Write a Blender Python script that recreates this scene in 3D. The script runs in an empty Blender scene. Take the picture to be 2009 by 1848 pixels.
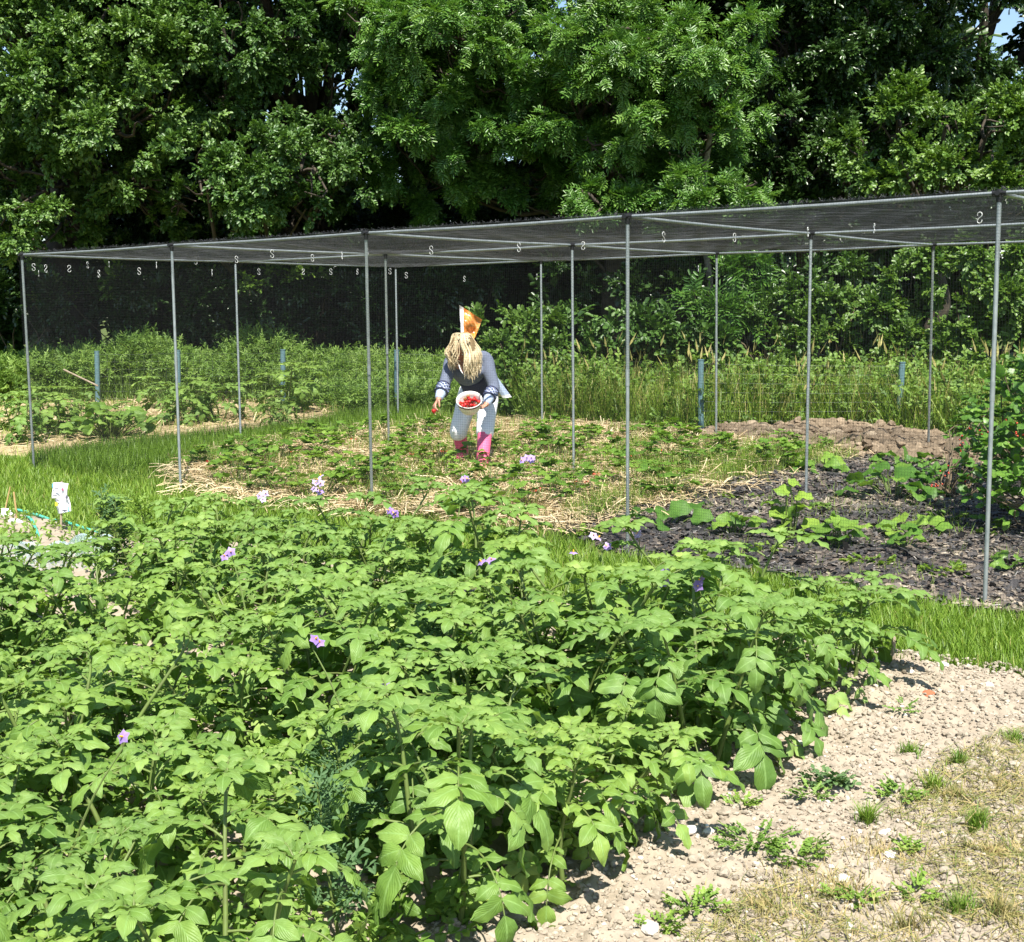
import bpy, math, random
import numpy as np
from mathutils import Vector, Matrix

rng = np.random.default_rng(11)
random.seed(11)
scene = bpy.context.scene
COL = scene.collection
PI = math.pi

# ------------------------------------------------------------------ camera and terrain
F, PIT, ROLL, CH = 2560.0, 0.1211, -0.0096, 1.4412
GX, GY = 0.0065, 0.0304
CA, SA = math.cos(PIT), math.sin(PIT)
CR, SR = math.cos(ROLL), math.sin(ROLL)


def gz(x, y):
    """height of the gently rising allotment ground"""
    return GX * np.clip(x, -30, 30) + GY * (np.clip(y, -4, 19) - 10)


def ray(u, v):
    X, Y = u - 1004.5, v - 924.0
    x = (CR * X + SR * Y) / F
    y = (-SR * X + CR * Y) / F
    return np.array([x, CA - y * SA, -SA - y * CA])


def at(u, v, Y):
    d = ray(u, v)
    return d * (Y / d[1]) + np.array([0, 0, CH])


def G(u, v, dz=0.0):
    d = ray(u, v)
    t = (GY * 10 - CH - (-GY * 10) * 0 - 0 + 0) if False else None
    # CH + t*dz = GX*t*dx + GY*(t*dy-10)
    t = (CH + GY * 10 - dz) / (GX * d[0] + GY * d[1] - d[2])
    p = d * t + np.array([0, 0, CH])
    if p[1] > 19:
        t = (CH - GY * 9) / (-d[2]) if d[2] < -1e-4 else 19 / d[1]
        p = d * t + np.array([0, 0, CH])
    return p


def Gxy(pts):
    return [tuple(G(u, v)[:2]) for u, v in pts]


def on_wall(u, v, a, b):
    """where the sight line meets the vertical plane through ground points a, b"""
    d = ray(u, v)
    n = np.array([b[1] - a[1], -(b[0] - a[0])])
    t = (n @ np.array(a[:2])) / (n @ d[:2])
    return d * t + np.array([0, 0, CH])


# ------------------------------------------------------------------ objects, tags
def ob(name, mesh, parent=None):
    o = bpy.data.objects.new(name, mesh)
    COL.objects.link(o)
    if parent is not None:
        o.parent = parent
    return o


def tag(o, label=None, cat=None, group=None, kind=None):
    if label: o['label'] = label
    if cat: o['category'] = cat
    if group: o['group'] = group
    if kind: o['kind'] = kind
    return o


def thing(name, label, cat, loc=(0, 0, 0), rz=0.0, group=None):
    o = bpy.data.objects.new(name, None)
    o.empty_display_size = 0.1
    COL.objects.link(o)
    o.location = loc
    o.rotation_euler = (0, 0, rz)
    return tag(o, label, cat, group)


def copy_tree(o, parent=None):
    c = o.copy()
    COL.objects.link(c)
    if parent is not None:
        c.parent = parent
    for ch in [k for k in bpy.data.objects if k.parent == o]:
        copy_tree(ch, c)
    return c


# ------------------------------------------------------------------ mesh building
class MB:
    def __init__(self):
        self.V, self.F, self.M, self.T, self.U = [], [], [], [], []
        self.n = 0

    def add(self, V, Fc, mat=0, tint=0.5, uv=None):
        V = np.asarray(V, float).reshape(-1, 3)
        Fc = np.asarray(Fc, int)
        if len(V) == 0: return self
        self.V.append(V)
        if Fc.shape[1] == 3:
            Fc = np.hstack([Fc, -np.ones((len(Fc), 1), int) - self.n])
        self.F.append(Fc + self.n)
        self.M.append(np.full(len(Fc), mat, int) if np.isscalar(mat) else np.asarray(mat))
        self.T.append(np.full(len(V), float(tint)) if np.isscalar(tint) else np.asarray(tint, float))
        self.U.append(np.zeros((len(V), 2)) if uv is None else np.asarray(uv, float))
        self.n += len(V)
        return self

    def mesh(self, name, mats, smooth=True):
        V = np.concatenate(self.V); Fq = np.concatenate(self.F); M = np.concatenate(self.M)
        T = np.concatenate(self.T); U = np.concatenate(self.U)
        me = bpy.data.meshes.new(name)
        me.vertices.add(len(V))
        me.vertices.foreach_set('co', V.astype(np.float32).ravel())
        quad = Fq[:, 3] >= 0
        tot = np.where(quad, 4, 3).astype(np.int32)
        start = np.concatenate([[0], np.cumsum(tot)[:-1]]).astype(np.int32)
        flat = Fq.ravel()
        flat = flat[flat >= 0].astype(np.int32)
        me.loops.add(len(flat))
        me.loops.foreach_set('vertex_index', flat)
        me.polygons.add(len(Fq))
        me.polygons.foreach_set('loop_start', start)
        me.polygons.foreach_set('loop_total', tot)
        me.polygons.foreach_set('material_index', M.astype(np.int32))
        me.polygons.foreach_set('use_smooth', np.full(len(Fq), bool(smooth)))
        at_ = me.attributes.new('tint', 'FLOAT', 'POINT')
        at_.data.foreach_set('value', T.astype(np.float32))
        uvl = me.uv_layers.new(name='UVMap')
        uvl.data.foreach_set('uv', U[flat].astype(np.float32).ravel())
        for m in (mats if isinstance(mats, (list, tuple)) else [mats]):
            me.materials.append(m)
        me.update(calc_edges=True)
        return me

    def build(self, name, mats, parent=None, smooth=True):
        return ob(name, self.mesh(name, mats, smooth), parent)


def unit(v):
    v = np.asarray(v, float)
    return v / np.maximum(np.linalg.norm(v, axis=-1, keepdims=True), 1e-9)


def frames(d, n):
    """rotation matrices with x along d and z near n"""
    x = unit(d)
    y = unit(np.cross(n, x))
    z = np.cross(x, y)
    return np.stack([x, y, z], axis=-1)


def scatter(mb, tv, tf, pos, R, s, mat=0, tint=None, ttint=None, tuv=None):
    tv = np.asarray(tv, float); tf = np.asarray(tf, int)
    N, k = len(pos), len(tv)
    if N == 0: return
    s = np.broadcast_to(np.asarray(s, float), (N,))
    V = np.einsum('nij,kj->nki', R, tv) * s[:, None, None] + pos[:, None, :]
    Fc = (tf[None] + (np.arange(N) * k)[:, None, None]).reshape(-1, tf.shape[1])
    T = np.zeros((N, k)) + (0.5 if tint is None else np.asarray(tint)[:, None])
    if ttint is not None: T = T + np.asarray(ttint)[None]
    U = None if tuv is None else np.tile(tuv, (N, 1))
    m = mat if np.isscalar(mat) else np.tile(mat, N)
    mb.add(V.reshape(-1, 3), Fc, m, T.ravel(), U)


def tube(mb, path, rad, sides=6, mat=0, tint=0.5, cap=True, flat=None):
    P = np.asarray(path, float); n = len(P)
    rad = np.broadcast_to(np.asarray(rad, float), (n,))
    d = np.gradient(P, axis=0); d = unit(d)
    up = np.array([0, 0, 1.0]) if abs(d[0, 2]) < .9 else np.array([1.0, 0, 0])
    N = []
    a = unit(np.cross(up, d[0]))
    for i in range(n):
        a = unit(a - d[i] * (a @ d[i]))
        N.append(a)
    N = np.array(N); B = np.cross(d, N)
    th = np.arange(sides) / sides * 2 * PI
    fl = 1.0 if flat is None else flat
    V = P[:, None] + rad[:, None, None] * (np.cos(th)[None, :, None] * N[:, None] + fl * np.sin(th)[None, :, None] * B[:, None])
    i = np.arange(n - 1)[:, None] * sides; j = np.arange(sides)[None]
    j2 = (j + 1) % sides
    Fc = np.stack([i + j, i + j2, i + sides + j2, i + sides + j], -1).reshape(-1, 4)
    V = V.reshape(-1, 3)
    u = np.stack([np.tile(np.arange(sides) / sides, n), np.repeat(np.linspace(0, 1, n), sides)], -1)
    mb.add(V, Fc, mat, tint, u)
    if cap:
        for e, ring in ((P[0], np.arange(sides)[::-1]), (P[-1], (n - 1) * sides + np.arange(sides))):
            vv = np.vstack([V[ring], e[None]])
            ff = np.array([[q, (q + 1) % sides, sides] for q in range(sides)])
            mb.add(vv, ff, mat, tint)


def straight(a, b, n=2):
    return np.linspace(np.asarray(a, float), np.asarray(b, float), n)


def box(mb, c, s, R=None, mat=0, tint=.5):
    v = np.array([[x, y, z] for x in (-.5, .5) for y in (-.5, .5) for z in (-.5, .5)]) * np.asarray(s, float)
    if R is not None: v = v @ np.asarray(R).T
    mb.add(v + np.asarray(c, float), [[0, 1, 3, 2], [4, 6, 7, 5], [0, 4, 5, 1], [2, 3, 7, 6], [0, 2, 6, 4], [1, 5, 7, 3]], mat, tint)


def smooth_path(pts, n):
    P = np.asarray(pts, float)
    if len(P) < 3: return np.linspace(P[0], P[-1], n)
    P = np.vstack([2 * P[0] - P[1], P, 2 * P[-1] - P[-2]])
    t = np.linspace(0, len(P) - 3 - 1e-6, n)
    i = t.astype(int); f = (t - i)[:, None]
    p0, p1, p2, p3 = P[i], P[i + 1], P[i + 2], P[i + 3]
    return .5 * (2 * p1 + (p2 - p0) * f + (2 * p0 - 5 * p1 + 4 * p2 - p3) * f ** 2 + (3 * p1 - p0 - 3 * p2 + p3) * f ** 3)


def inside(poly, x, y):
    x = np.asarray(x); y = np.asarray(y)
    r = np.zeros(x.shape, bool)
    n = len(poly)
    for i in range(n):
        x0, y0 = poly[i]; x1, y1 = poly[(i + 1) % n]
        c = ((y0 > y) != (y1 > y)) & (x < (x1 - x0) * (y - y0) / ((y1 - y0) if y1 != y0 else 1e-9) + x0)
        r ^= c
    return r


def edge_dist(poly, x, y):
    d = np.full(np.shape(x), 1e9)
    n = len(poly)
    for i in range(n):
        a = np.array(poly[i]); b = np.array(poly[(i + 1) % n]); ab = b - a
        t = np.clip(((x - a[0]) * ab[0] + (y - a[1]) * ab[1]) / max(ab @ ab, 1e-9), 0, 1)
        d = np.minimum(d, np.hypot(x - a[0] - t * ab[0], y - a[1] - t * ab[1]))
    return d


_NG = np.random.default_rng(5).random((256, 256))


def vnoise(x, y):
    xi = np.floor(x).astype(int); yi = np.floor(y).astype(int)
    fx = x - xi; fy = y - yi
    fx = fx * fx * (3 - 2 * fx); fy = fy * fy * (3 - 2 * fy)
    g = lambda a, b: _NG[a % 256, b % 256]
    return (g(xi, yi) * (1 - fx) + g(xi + 1, yi) * fx) * (1 - fy) + (g(xi, yi + 1) * (1 - fx) + g(xi + 1, yi + 1) * fx) * fy


def fbm(x, y, o=4):
    s = 0; a = .5; t = 0
    for k in range(o):
        s = s + a * vnoise(x * 2 ** k + 17.3 * k, y * 2 ** k + 5.1 * k); t += a; a *= .55
    return s / t


def pts_in(poly, n, margin=0.0, dens=None):
    P = np.array(poly)
    lo, hi = P.min(0) - margin, P.max(0) + margin
    out = []
    tot = 0
    for _ in range(60):
        q = lo + rng.random((max(n * 2, 100), 2)) * (hi - lo)
        k = inside(poly, q[:, 0], q[:, 1])
        if margin: k |= edge_dist(poly, q[:, 0], q[:, 1]) < margin * rng.random(len(q))
        q = q[k]
        if dens is not None: q = q[rng.random(len(q)) < dens(q[:, 0], q[:, 1])]
        out.append(q); tot += len(q)
        if tot >= n: break
    return np.concatenate(out)[:n]


def rand_unit(n):
    return unit(rng.normal(size=(n, 3)))


# ------------------------------------------------------------------ materials
def new_mat(name):
    m = bpy.data.materials.new(name)
    m.use_nodes = True
    nt = m.node_tree
    nt.nodes.clear()
    out = nt.nodes.new('ShaderNodeOutputMaterial')
    return m, nt, out


def N(nt, t, **kw):
    n = nt.nodes.new(t)
    for k, v in kw.items():
        if k.startswith('i_'):
            key = k[2:]
            key = int(key) if key.isdigit() else key.replace('_', ' ')
            n.inputs[key].default_value = v
        else:
            setattr(n, k, v)
    return n


def ramp(nt, fac, stops):
    r = nt.nodes.new('ShaderNodeValToRGB')
    while len(r.color_ramp.elements) < len(stops): r.color_ramp.elements.new(.5)
    for e, (p, c) in zip(r.color_ramp.elements, stops):
        e.position = p; e.color = (*c, 1)
    nt.links.new(fac, r.inputs[0])
    return r.outputs[0]


def leaf_mat(name, stops, rough=.5, spec=.35, trans=.3, tcol=(1.25, 1.3, .6), veins=0.0, midrib=None, sheen=0):
    m, nt, out = new_mat(name)
    L = nt.links
    a = N(nt, 'ShaderNodeAttribute', attribute_name='tint')
    fac = a.outputs['Fac']
    c = ramp(nt, fac, stops)
    tcn = N(nt, 'ShaderNodeTexCoord')
    nzn = N(nt, 'ShaderNodeTexNoise', i_Scale=16.0, i_Detail=4.0); L.new(tcn.outputs['Object'], nzn.inputs['Vector'])
    mxn = N(nt, 'ShaderNodeMix', data_type='RGBA', blend_type='MULTIPLY', i_0=.75); L.new(c, mxn.inputs[6])
    L.new(ramp(nt, nzn.outputs['Fac'], [(.32, (.72, .78, .75)), (.68, (1.2, 1.15, 1.05))]), mxn.inputs[7])
    c = mxn.outputs[2]
    oi = N(nt, 'ShaderNodeObjectInfo')
    mxo = N(nt, 'ShaderNodeMix', data_type='RGBA', blend_type='MULTIPLY', i_0=1.0); L.new(c, mxo.inputs[6])
    L.new(ramp(nt, oi.outputs['Random'], [(0, (.84, .88, .9)), (.5, (1.0, 1.0, 1.0)), (1, (1.18, 1.1, 1.0))]), mxo.inputs[7])
    c = mxo.outputs[2]
    if midrib is not None:
        tc = N(nt, 'ShaderNodeTexCoord')
        sp = N(nt, 'ShaderNodeSeparateXYZ'); L.new(tc.outputs['UV'], sp.inputs[0])
        s1 = N(nt, 'ShaderNodeMath', operation='SUBTRACT', i_1=.5); L.new(sp.outputs[0], s1.inputs[0])
        ab = N(nt, 'ShaderNodeMath', operation='ABSOLUTE'); L.new(s1.outputs[0], ab.inputs[0])
        w = N(nt, 'ShaderNodeMapRange', i_1=.015, i_2=.06, i_3=.7, i_4=0.0); L.new(ab.outputs[0], w.inputs[0])
        mx = N(nt, 'ShaderNodeMix', data_type='RGBA'); L.new(w.outputs[0], mx.inputs[0]); L.new(c, mx.inputs[6])
        mx.inputs[7].default_value = (*midrib, 1)
        c = mx.outputs[2]
    b = N(nt, 'ShaderNodeBsdfPrincipled', i_Roughness=rough)
    b.inputs['Specular IOR Level'].default_value = spec
    L.new(c, b.inputs['Base Color'])
    if veins and midrib is not None:
        k1 = N(nt, 'ShaderNodeMath', operation='MULTIPLY', i_1=-1.3); L.new(ab.outputs[0], k1.inputs[0])
        k2 = N(nt, 'ShaderNodeMath', operation='ADD'); L.new(k1.outputs[0], k2.inputs[0]); L.new(sp.outputs[1], k2.inputs[1])
        k3 = N(nt, 'ShaderNodeMath', operation='MULTIPLY', i_1=44.0); L.new(k2.outputs[0], k3.inputs[0])
        k5 = N(nt, 'ShaderNodeMath', operation='SINE'); L.new(k3.outputs[0], k5.inputs[0])
        k6 = N(nt, 'ShaderNodeTexNoise', i_Scale=75.0, i_Detail=3.0); L.new(tcn.outputs['Object'], k6.inputs['Vector'])
        k4 = N(nt, 'ShaderNodeMath', operation='MULTIPLY_ADD', i_1=.16); L.new(k5.outputs[0], k4.inputs[0]); L.new(k6.outputs['Fac'], k4.inputs[2])
        bp = N(nt, 'ShaderNodeBump', i_Strength=veins, i_Distance=.004); L.new(k4.outputs[0], bp.inputs['Height'])
        L.new(bp.outputs[0], b.inputs['Normal'])
    t = N(nt, 'ShaderNodeBsdfTranslucent')
    mul = N(nt, 'ShaderNodeMix', data_type='RGBA', blend_type='MULTIPLY', i_0=1.0)
    L.new(c, mul.inputs[6]); mul.inputs[7].default_value = (*tcol, 1)
    L.new(mul.outputs[2], t.inputs[0])
    ms = N(nt, 'ShaderNodeMixShader', i_0=trans)
    L.new(b.outputs[0], ms.inputs[1]); L.new(t.outputs[0], ms.inputs[2])
    L.new(ms.outputs[0], out.inputs[0])
    return m


def plain(name, col, rough=.6, metal=0.0, spec=.4, noise=None, nscale=20, bump=0.0, bdist=.01, coords='Object', trans=0.0):
    """principled with two-colour noise and optional bump"""
    m, nt, out = new_mat(name)
    L = nt.links
    b = N(nt, 'ShaderNodeBsdfPrincipled', i_Roughness=rough, i_Metallic=metal)
    b.inputs['Specular IOR Level'].default_value = spec
    b.inputs['Base Color'].default_value = (*col, 1)
    if noise is not None or bump:
        tc = N(nt, 'ShaderNodeTexCoord')
        nz = N(nt, 'ShaderNodeTexNoise', i_Scale=nscale, i_Detail=6.0, i_Roughness=.65); L.new(tc.outputs[coords], nz.inputs['Vector'])
        if noise is not None:
            c = ramp(nt, nz.outputs['Fac'], [(.3, noise), (.7, col)])
            L.new(c, b.inputs['Base Color'])
        if bump:
            bp = N(nt, 'ShaderNodeBump', i_Strength=bump, i_Distance=bdist); L.new(nz.outputs['Fac'], bp.inputs['Height'])
            L.new(bp.outputs[0], b.inputs['Normal'])
    if trans:
        b.inputs['Transmission Weight'].default_value = trans
    L.new(b.outputs[0], out.inputs[0])
    return m


def tint_mat(name, stops, rough=.8, spec=.2, nscale=None, bump=0.0, bdist=.005, trans=0.0):
    m, nt, out = new_mat(name)
    L = nt.links
    a = N(nt, 'ShaderNodeAttribute', attribute_name='tint')
    c = ramp(nt, a.outputs['Fac'], stops)
    b = N(nt, 'ShaderNodeBsdfPrincipled', i_Roughness=rough)
    b.inputs['Specular IOR Level'].default_value = spec
    L.new(c, b.inputs['Base Color'])
    if nscale:
        tc = N(nt, 'ShaderNodeTexCoord')
        nz = N(nt, 'ShaderNodeTexNoise', i_Scale=nscale, i_Detail=5.0); L.new(tc.outputs['Object'], nz.inputs['Vector'])
        mx = N(nt, 'ShaderNodeMix', data_type='RGBA', blend_type='MULTIPLY', i_0=.8); L.new(c, mx.inputs[6])
        L.new(ramp(nt, nz.outputs['Fac'], [(.3, (.62, .6, .58)), (.7, (1.15, 1.15, 1.15))]), mx.inputs[7])
        L.new(mx.outputs[2], b.inputs['Base Color'])
        if bump:
            bp = N(nt, 'ShaderNodeBump', i_Strength=bump, i_Distance=bdist); L.new(nz.outputs['Fac'], bp.inputs['Height'])
            L.new(bp.outputs[0], b.inputs['Normal'])
    if trans:
        t = N(nt, 'ShaderNodeBsdfTranslucent'); L.new(c, t.inputs[0])
        ms = N(nt, 'ShaderNodeMixShader', i_0=trans); L.new(b.outputs[0], ms.inputs[1]); L.new(t.outputs[0], ms.inputs[2])
        L.new(ms.outputs[0], out.inputs[0])
    else:
        L.new(b.outputs[0], out.inputs[0])
    return m


M = {}
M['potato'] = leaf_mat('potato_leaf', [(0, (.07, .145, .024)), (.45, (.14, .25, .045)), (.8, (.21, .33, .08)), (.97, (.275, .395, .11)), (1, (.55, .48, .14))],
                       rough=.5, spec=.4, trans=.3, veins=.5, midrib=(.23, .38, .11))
M['potato_stem'] = plain('potato_stem', (.13, .2, .04), .5, noise=(.1, .12, .04), nscale=30)
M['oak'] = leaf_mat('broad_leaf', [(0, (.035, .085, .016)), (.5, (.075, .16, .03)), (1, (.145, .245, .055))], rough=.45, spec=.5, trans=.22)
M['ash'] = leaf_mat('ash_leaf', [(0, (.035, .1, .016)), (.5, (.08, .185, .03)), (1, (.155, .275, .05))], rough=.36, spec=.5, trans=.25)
M['dark'] = leaf_mat('dark_shade_leaf', [(0, (.015, .04, .009)), (.5, (.033, .075, .016)), (1, (.06, .12, .025))], rough=.33, spec=.5, trans=.1)  # low albedo also puts the deep shade of the wood into the colour
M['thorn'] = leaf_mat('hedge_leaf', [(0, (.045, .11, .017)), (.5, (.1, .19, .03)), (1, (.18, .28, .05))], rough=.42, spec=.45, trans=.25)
M['weed'] = leaf_mat('weed_leaf', [(0, (.08, .155, .028)), (.5, (.165, .28, .052)), (1, (.27, .38, .095))], rough=.5, spec=.3, trans=.3)
M['grass'] = leaf_mat('grass_blade', [(0, (.07, .14, .016)), (.5, (.16, .28, .032)), (.85, (.26, .36, .065)), (1, (.45, .39, .17))], rough=.45, spec=.35, trans=.3)
M['drygrass'] = leaf_mat('dry_grass_blade', [(0, (.12, .17, .04)), (.4, (.28, .25, .1)), (1, (.5, .38, .2))], rough=.7, spec=.2, trans=.2)
M['straw'] = tint_mat('straw', [(0, (.34, .24, .12)), (.5, (.56, .44, .25)), (1, (.74, .63, .42))], .6, .3, trans=.1)
M['strawb'] = leaf_mat('strawberry_leaf', [(0, (.06, .135, .02)), (.5, (.13, .25, .036)), (1, (.24, .37, .065))], rough=.42, spec=.4, trans=.25)
M['courgette'] = leaf_mat('squash_leaf', [(0, (.05, .13, .02)), (.5, (.1, .22, .035)), (1, (.24, .38, .06))], rough=.5, spec=.3, trans=.28)
M['currant'] = leaf_mat('currant_leaf', [(0, (.04, .1, .017)), (.5, (.085, .2, .03)), (1, (.16, .3, .055))], rough=.4, spec=.45, trans=.22)
M['bluegreen'] = leaf_mat('feathery_leaf', [(0, (.06, .13, .05)), (1, (.13, .22, .1))], rough=.6, spec=.2, trans=.25)
M['twig'] = plain('twig', (.13, .1, .06), .8)
M['bark'] = plain('bark', (.085, .068, .048), .9, noise=(.03, .024, .018), nscale=9, bump=.6, bdist=.03)
M['palebark'] = plain('pale_bark', (.33, .29, .2), .9, noise=(.12, .11, .07), nscale=14, bump=.5, bdist=.02)
M['soil'] = plain('dry_soil', (.35, .295, .225), .95, spec=.15, noise=(.27, .225, .17), nscale=26, bump=.7, bdist=.012)
M['clod'] = tint_mat('soil_clod', [(0, (.24, .205, .155)), (.5, (.345, .3, .235)), (.93, (.43, .385, .31)), (1, (.7, .68, .63))], .95, .15, nscale=60, bump=.5)
M['bankclod'] = tint_mat('bank_clod', [(0, (.14, .105, .07)), (.5, (.26, .2, .135)), (1, (.38, .31, .22))], .95, .15, nscale=40, bump=.5)
M['mulch'] = plain('mulch_ground', (.14, .112, .088), .9, noise=(.055, .045, .04), nscale=30, bump=.8, bdist=.02)
M['chip'] = tint_mat('mulch_chip', [(0, (.024, .023, .023)), (.4, (.066, .061, .058)), (.65, (.19, .155, .118)), (1, (.46, .39, .29))], .45, .5)
M['strawground'] = plain('straw_litter', (.36, .27, .14), .95, spec=.1, noise=(.2, .15, .075), nscale=35, bump=.8, bdist=.02)
M['lawnground'] = plain('lawn_ground', (.1, .15, .035), .95, spec=.1, noise=(.09, .1, .035), nscale=12, bump=.6, bdist=.02)
M['metal'] = plain('galvanised_tube', (.36, .39, .39), .45, metal=.5, noise=(.24, .27, .27), nscale=18)
M['black'] = plain('black_plastic', (.012, .012, .013), .5)
M['net'] = plain('black_netting_thread', (.02, .021, .024), .5, spec=.35)
M['roofnet'] = plain('black_netting_thread_skylit', (.06, .062, .068), .5, spec=.5)  # same black thread lightened: sky light through the roof put into the colour
M['hook'] = plain('white_wire', (.58, .59, .58), .4)
M['bluepost'] = plain('blue_fence_post', (.13, .24, .27), .55, noise=(.08, .14, .15), nscale=25, coords='Generated')
M['wire'] = plain('fence_wire', (.2, .22, .2), .5, metal=.6)
M['cane'] = plain('bamboo_cane', (.5, .35, .15), .6, noise=(.3, .2, .08), nscale=20)
M['wood'] = plain('weathered_wood', (.4, .33, .24), .85, noise=(.24, .19, .13), nscale=25)
M['rope'] = plain('green_rope', (.06, .34, .25), .7, noise=(.1, .45, .34), nscale=60)
M['petal'] = tint_mat('lilac_petal', [(0, (.26, .15, .46)), (.5, (.42, .3, .62)), (1, (.7, .58, .82))], .5, .3, trans=.25)
M['anther'] = plain('yellow_anther', (.8, .42, .03), .5)
M['stone'] = plain('flint_stone', (.66, .63, .57), .7, noise=(.42, .38, .33), nscale=20)
M['brick'] = plain('brick_fragment', (.42, .13, .06), .85, noise=(.3, .09, .04), nscale=40)
M['berry'] = plain('strawberry_skin', (.55, .025, .02), .3, noise=(.42, .015, .015), nscale=80)
M['currantberry'] = plain('red_currant_skin', (.5, .05, .02), .25)
M['paper'] = plain('white_paper', (.78, .78, .8), .5)

# ------------------------------------------------------------------ world, sun, camera
SUN_EL, SUN_AZ = math.radians(58), math.radians(9)
w = bpy.data.worlds.new("World"); scene.world = w; w.use_nodes = True
wn = w.node_tree
bg = wn.nodes.get('Background') or wn.nodes.new('ShaderNodeBackground')
sky = wn.nodes.new('ShaderNodeTexSky'); sky.sky_type = 'NISHITA'; sky.sun_disc = False
sky.sun_elevation = SUN_EL; sky.sun_rotation = PI - SUN_AZ
sky.air_density = 1.0; sky.dust_density = .4; sky.ozone_density = 1.6
wn.links.new(sky.outputs[0], bg.inputs[0]); bg.inputs[1].default_value = .09
sl = bpy.data.lights.new('sun', 'SUN'); sl.energy = 5.0; sl.angle = math.radians(.53); sl.color = (1, .95, .86)
so = bpy.data.objects.new('sun', sl); COL.objects.link(so)
tosun = Vector((math.sin(SUN_AZ) * math.cos(SUN_EL), -math.cos(SUN_AZ) * math.cos(SUN_EL), math.sin(SUN_EL)))
so.rotation_euler = tosun.to_track_quat('Z', 'Y').to_euler()
so.location = (0, -5, 20)

cam = bpy.data.cameras.new('camera'); co = bpy.data.objects.new('camera', cam); COL.objects.link(co)
cam.sensor_width = 36; cam.lens = F / 2009 * 36; cam.clip_start = .05; cam.clip_end = 2000
R0 = np.array([1.0, 0, 0]); U0 = np.array([0, SA, CA]); W0 = np.array([0, CA, -SA])
rt = CR * R0 + SR * U0; up = CR * U0 - SR * R0
co.matrix_world = Matrix(((rt[0], up[0], -W0[0], 0), (rt[1], up[1], -W0[1], 0), (rt[2], up[2], -W0[2], CH), (0, 0, 0, 1)))
scene.camera = co
scene.view_settings.view_transform = 'Standard'; scene.view_settings.look = 'None'
scene.view_settings.exposure = 1.15; scene.view_settings.gamma = 1
scene.cycles.use_denoising = True
scene.cycles.max_bounces = 6; scene.cycles.diffuse_bounces = 3; scene.cycles.transparent_max_bounces = 8
scene.cycles.sample_clamp_indirect = 6; scene.cycles.use_adaptive_sampling = False

# ------------------------------------------------------------------ ground sheets
# fruit cage grid
TH = .6728; CU = np.array([math.cos(TH), -math.sin(TH)]); CV = np.array([math.sin(TH), math.cos(TH)])
C0 = np.array([-4.426, 11.9896]); BA, BB, BC, HT = 2.1863, 2.4606, 2.4413, 2.0


def cg(i, r):
    off = {0: 0, 1: BB, 2: BB + BC}.get(r, r)
    return C0 + i * BA * CU + off * CV


P_soil = Gxy([(1740, 1285), (2060, 1338), (2400, 1400)]) + [(3.2, 2.0), (2.0, .6), (-3.6, .6)] + \
    [(-4.8, 6.2), (-2.65, 7.0), (-2.45, 8.75)] + [tuple(np.array([-2.3, 8.8]) + k * CU) for k in (1, 2.2, 3.4)]
P_mulch = Gxy([(1120, 1050), (1330, 988), (1560, 925), (1640, 893), (1700, 905), (1900, 905), (2120, 990), (2160, 1240), (1950, 1212), (1500, 1135), (1250, 1100)])
P_straw = Gxy([(385, 925), (470, 890), (760, 850), (1040, 838), (1390, 868), (1640, 890), (1540, 925), (1330, 985), (1130, 1040), (1000, 1030), (720, 1010), (430, 975)])
P_bank = Gxy([(1330, 870), (1420, 846), (1700, 842), (1950, 880), (2040, 905), (1960, 925), (1700, 908), (1460, 893)])
P_plot = Gxy([(-160, 880), (-150, 790), (150, 752), (330, 757), (620, 785), (665, 825), (560, 850), (290, 872), (80, 895)])
P_seed = Gxy([(-120, 1005), (0, 1006), (70, 1012), (195, 1050), (300, 1075), (230, 1210), (0, 1230), (-180, 1230)])


def patch(name, poly, res, hfun, mat, rag=.06, dip=.10):
    P = np.array(poly); lo = P.min(0) - .2; hi = P.max(0) + .2
    nx = int((hi[0] - lo[0]) / res) + 1; ny = int((hi[1] - lo[1]) / res) + 1
    X, Y = np.meshgrid(lo[0] + np.arange(nx) * res, lo[1] + np.arange(ny) * res)
    ed = edge_dist(poly, X, Y); ins = inside(poly, X, Y)
    sd = np.where(ins, ed, -ed) + (fbm(X * 3.1, Y * 3.1, 3) - .5) * 4 * rag
    k = np.clip(sd / dip, -1, 1)
    Z = gz(X, Y) + .006 + np.where(k > 0, hfun(X, Y, sd) * np.clip(k, 0, 1), k * .05)
    keep = sd > -dip * .9
    cell = keep[:-1, :-1] & keep[1:, :-1] & keep[:-1, 1:] & keep[1:, 1:]
    idx = np.arange(nx * ny).reshape(ny, nx)
    q = np.stack([idx[:-1, :-1], idx[:-1, 1:], idx[1:, 1:], idx[1:, :-1]], -1)[cell]
    used, inv = np.unique(q, return_inverse=True)
    V = np.stack([X.ravel(), Y.ravel(), Z.ravel()], -1)[used]
    mb = MB().add(V, inv.reshape(-1, 4))
    o = mb.build(name, mat)
    tag(o, kind='structure')
    return o


def soil_h(X, Y, sd):
    big = (fbm(X * 2.2, Y * 2.2, 3) - .5) * .07
    c1 = np.abs(vnoise(X * 9, Y * 9) - .5) * .05
    c2 = vnoise(X * 26 + 3, Y * 26) ** 2 * .03
    c3 = vnoise(X * 60 + 3, Y * 60) ** 2 * .012
    return .012 + big + c1 * .6 + c2 + c3


def bank_h(X, Y, sd):
    s = np.clip(sd / .25, 0, 1)
    return s * (.02 + .1 * fbm(X * 3, Y * 3, 2)) + s * np.abs(vnoise(X * 8, Y * 8) - .5) * .12 + vnoise(X * 22, Y * 22) * .03


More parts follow.
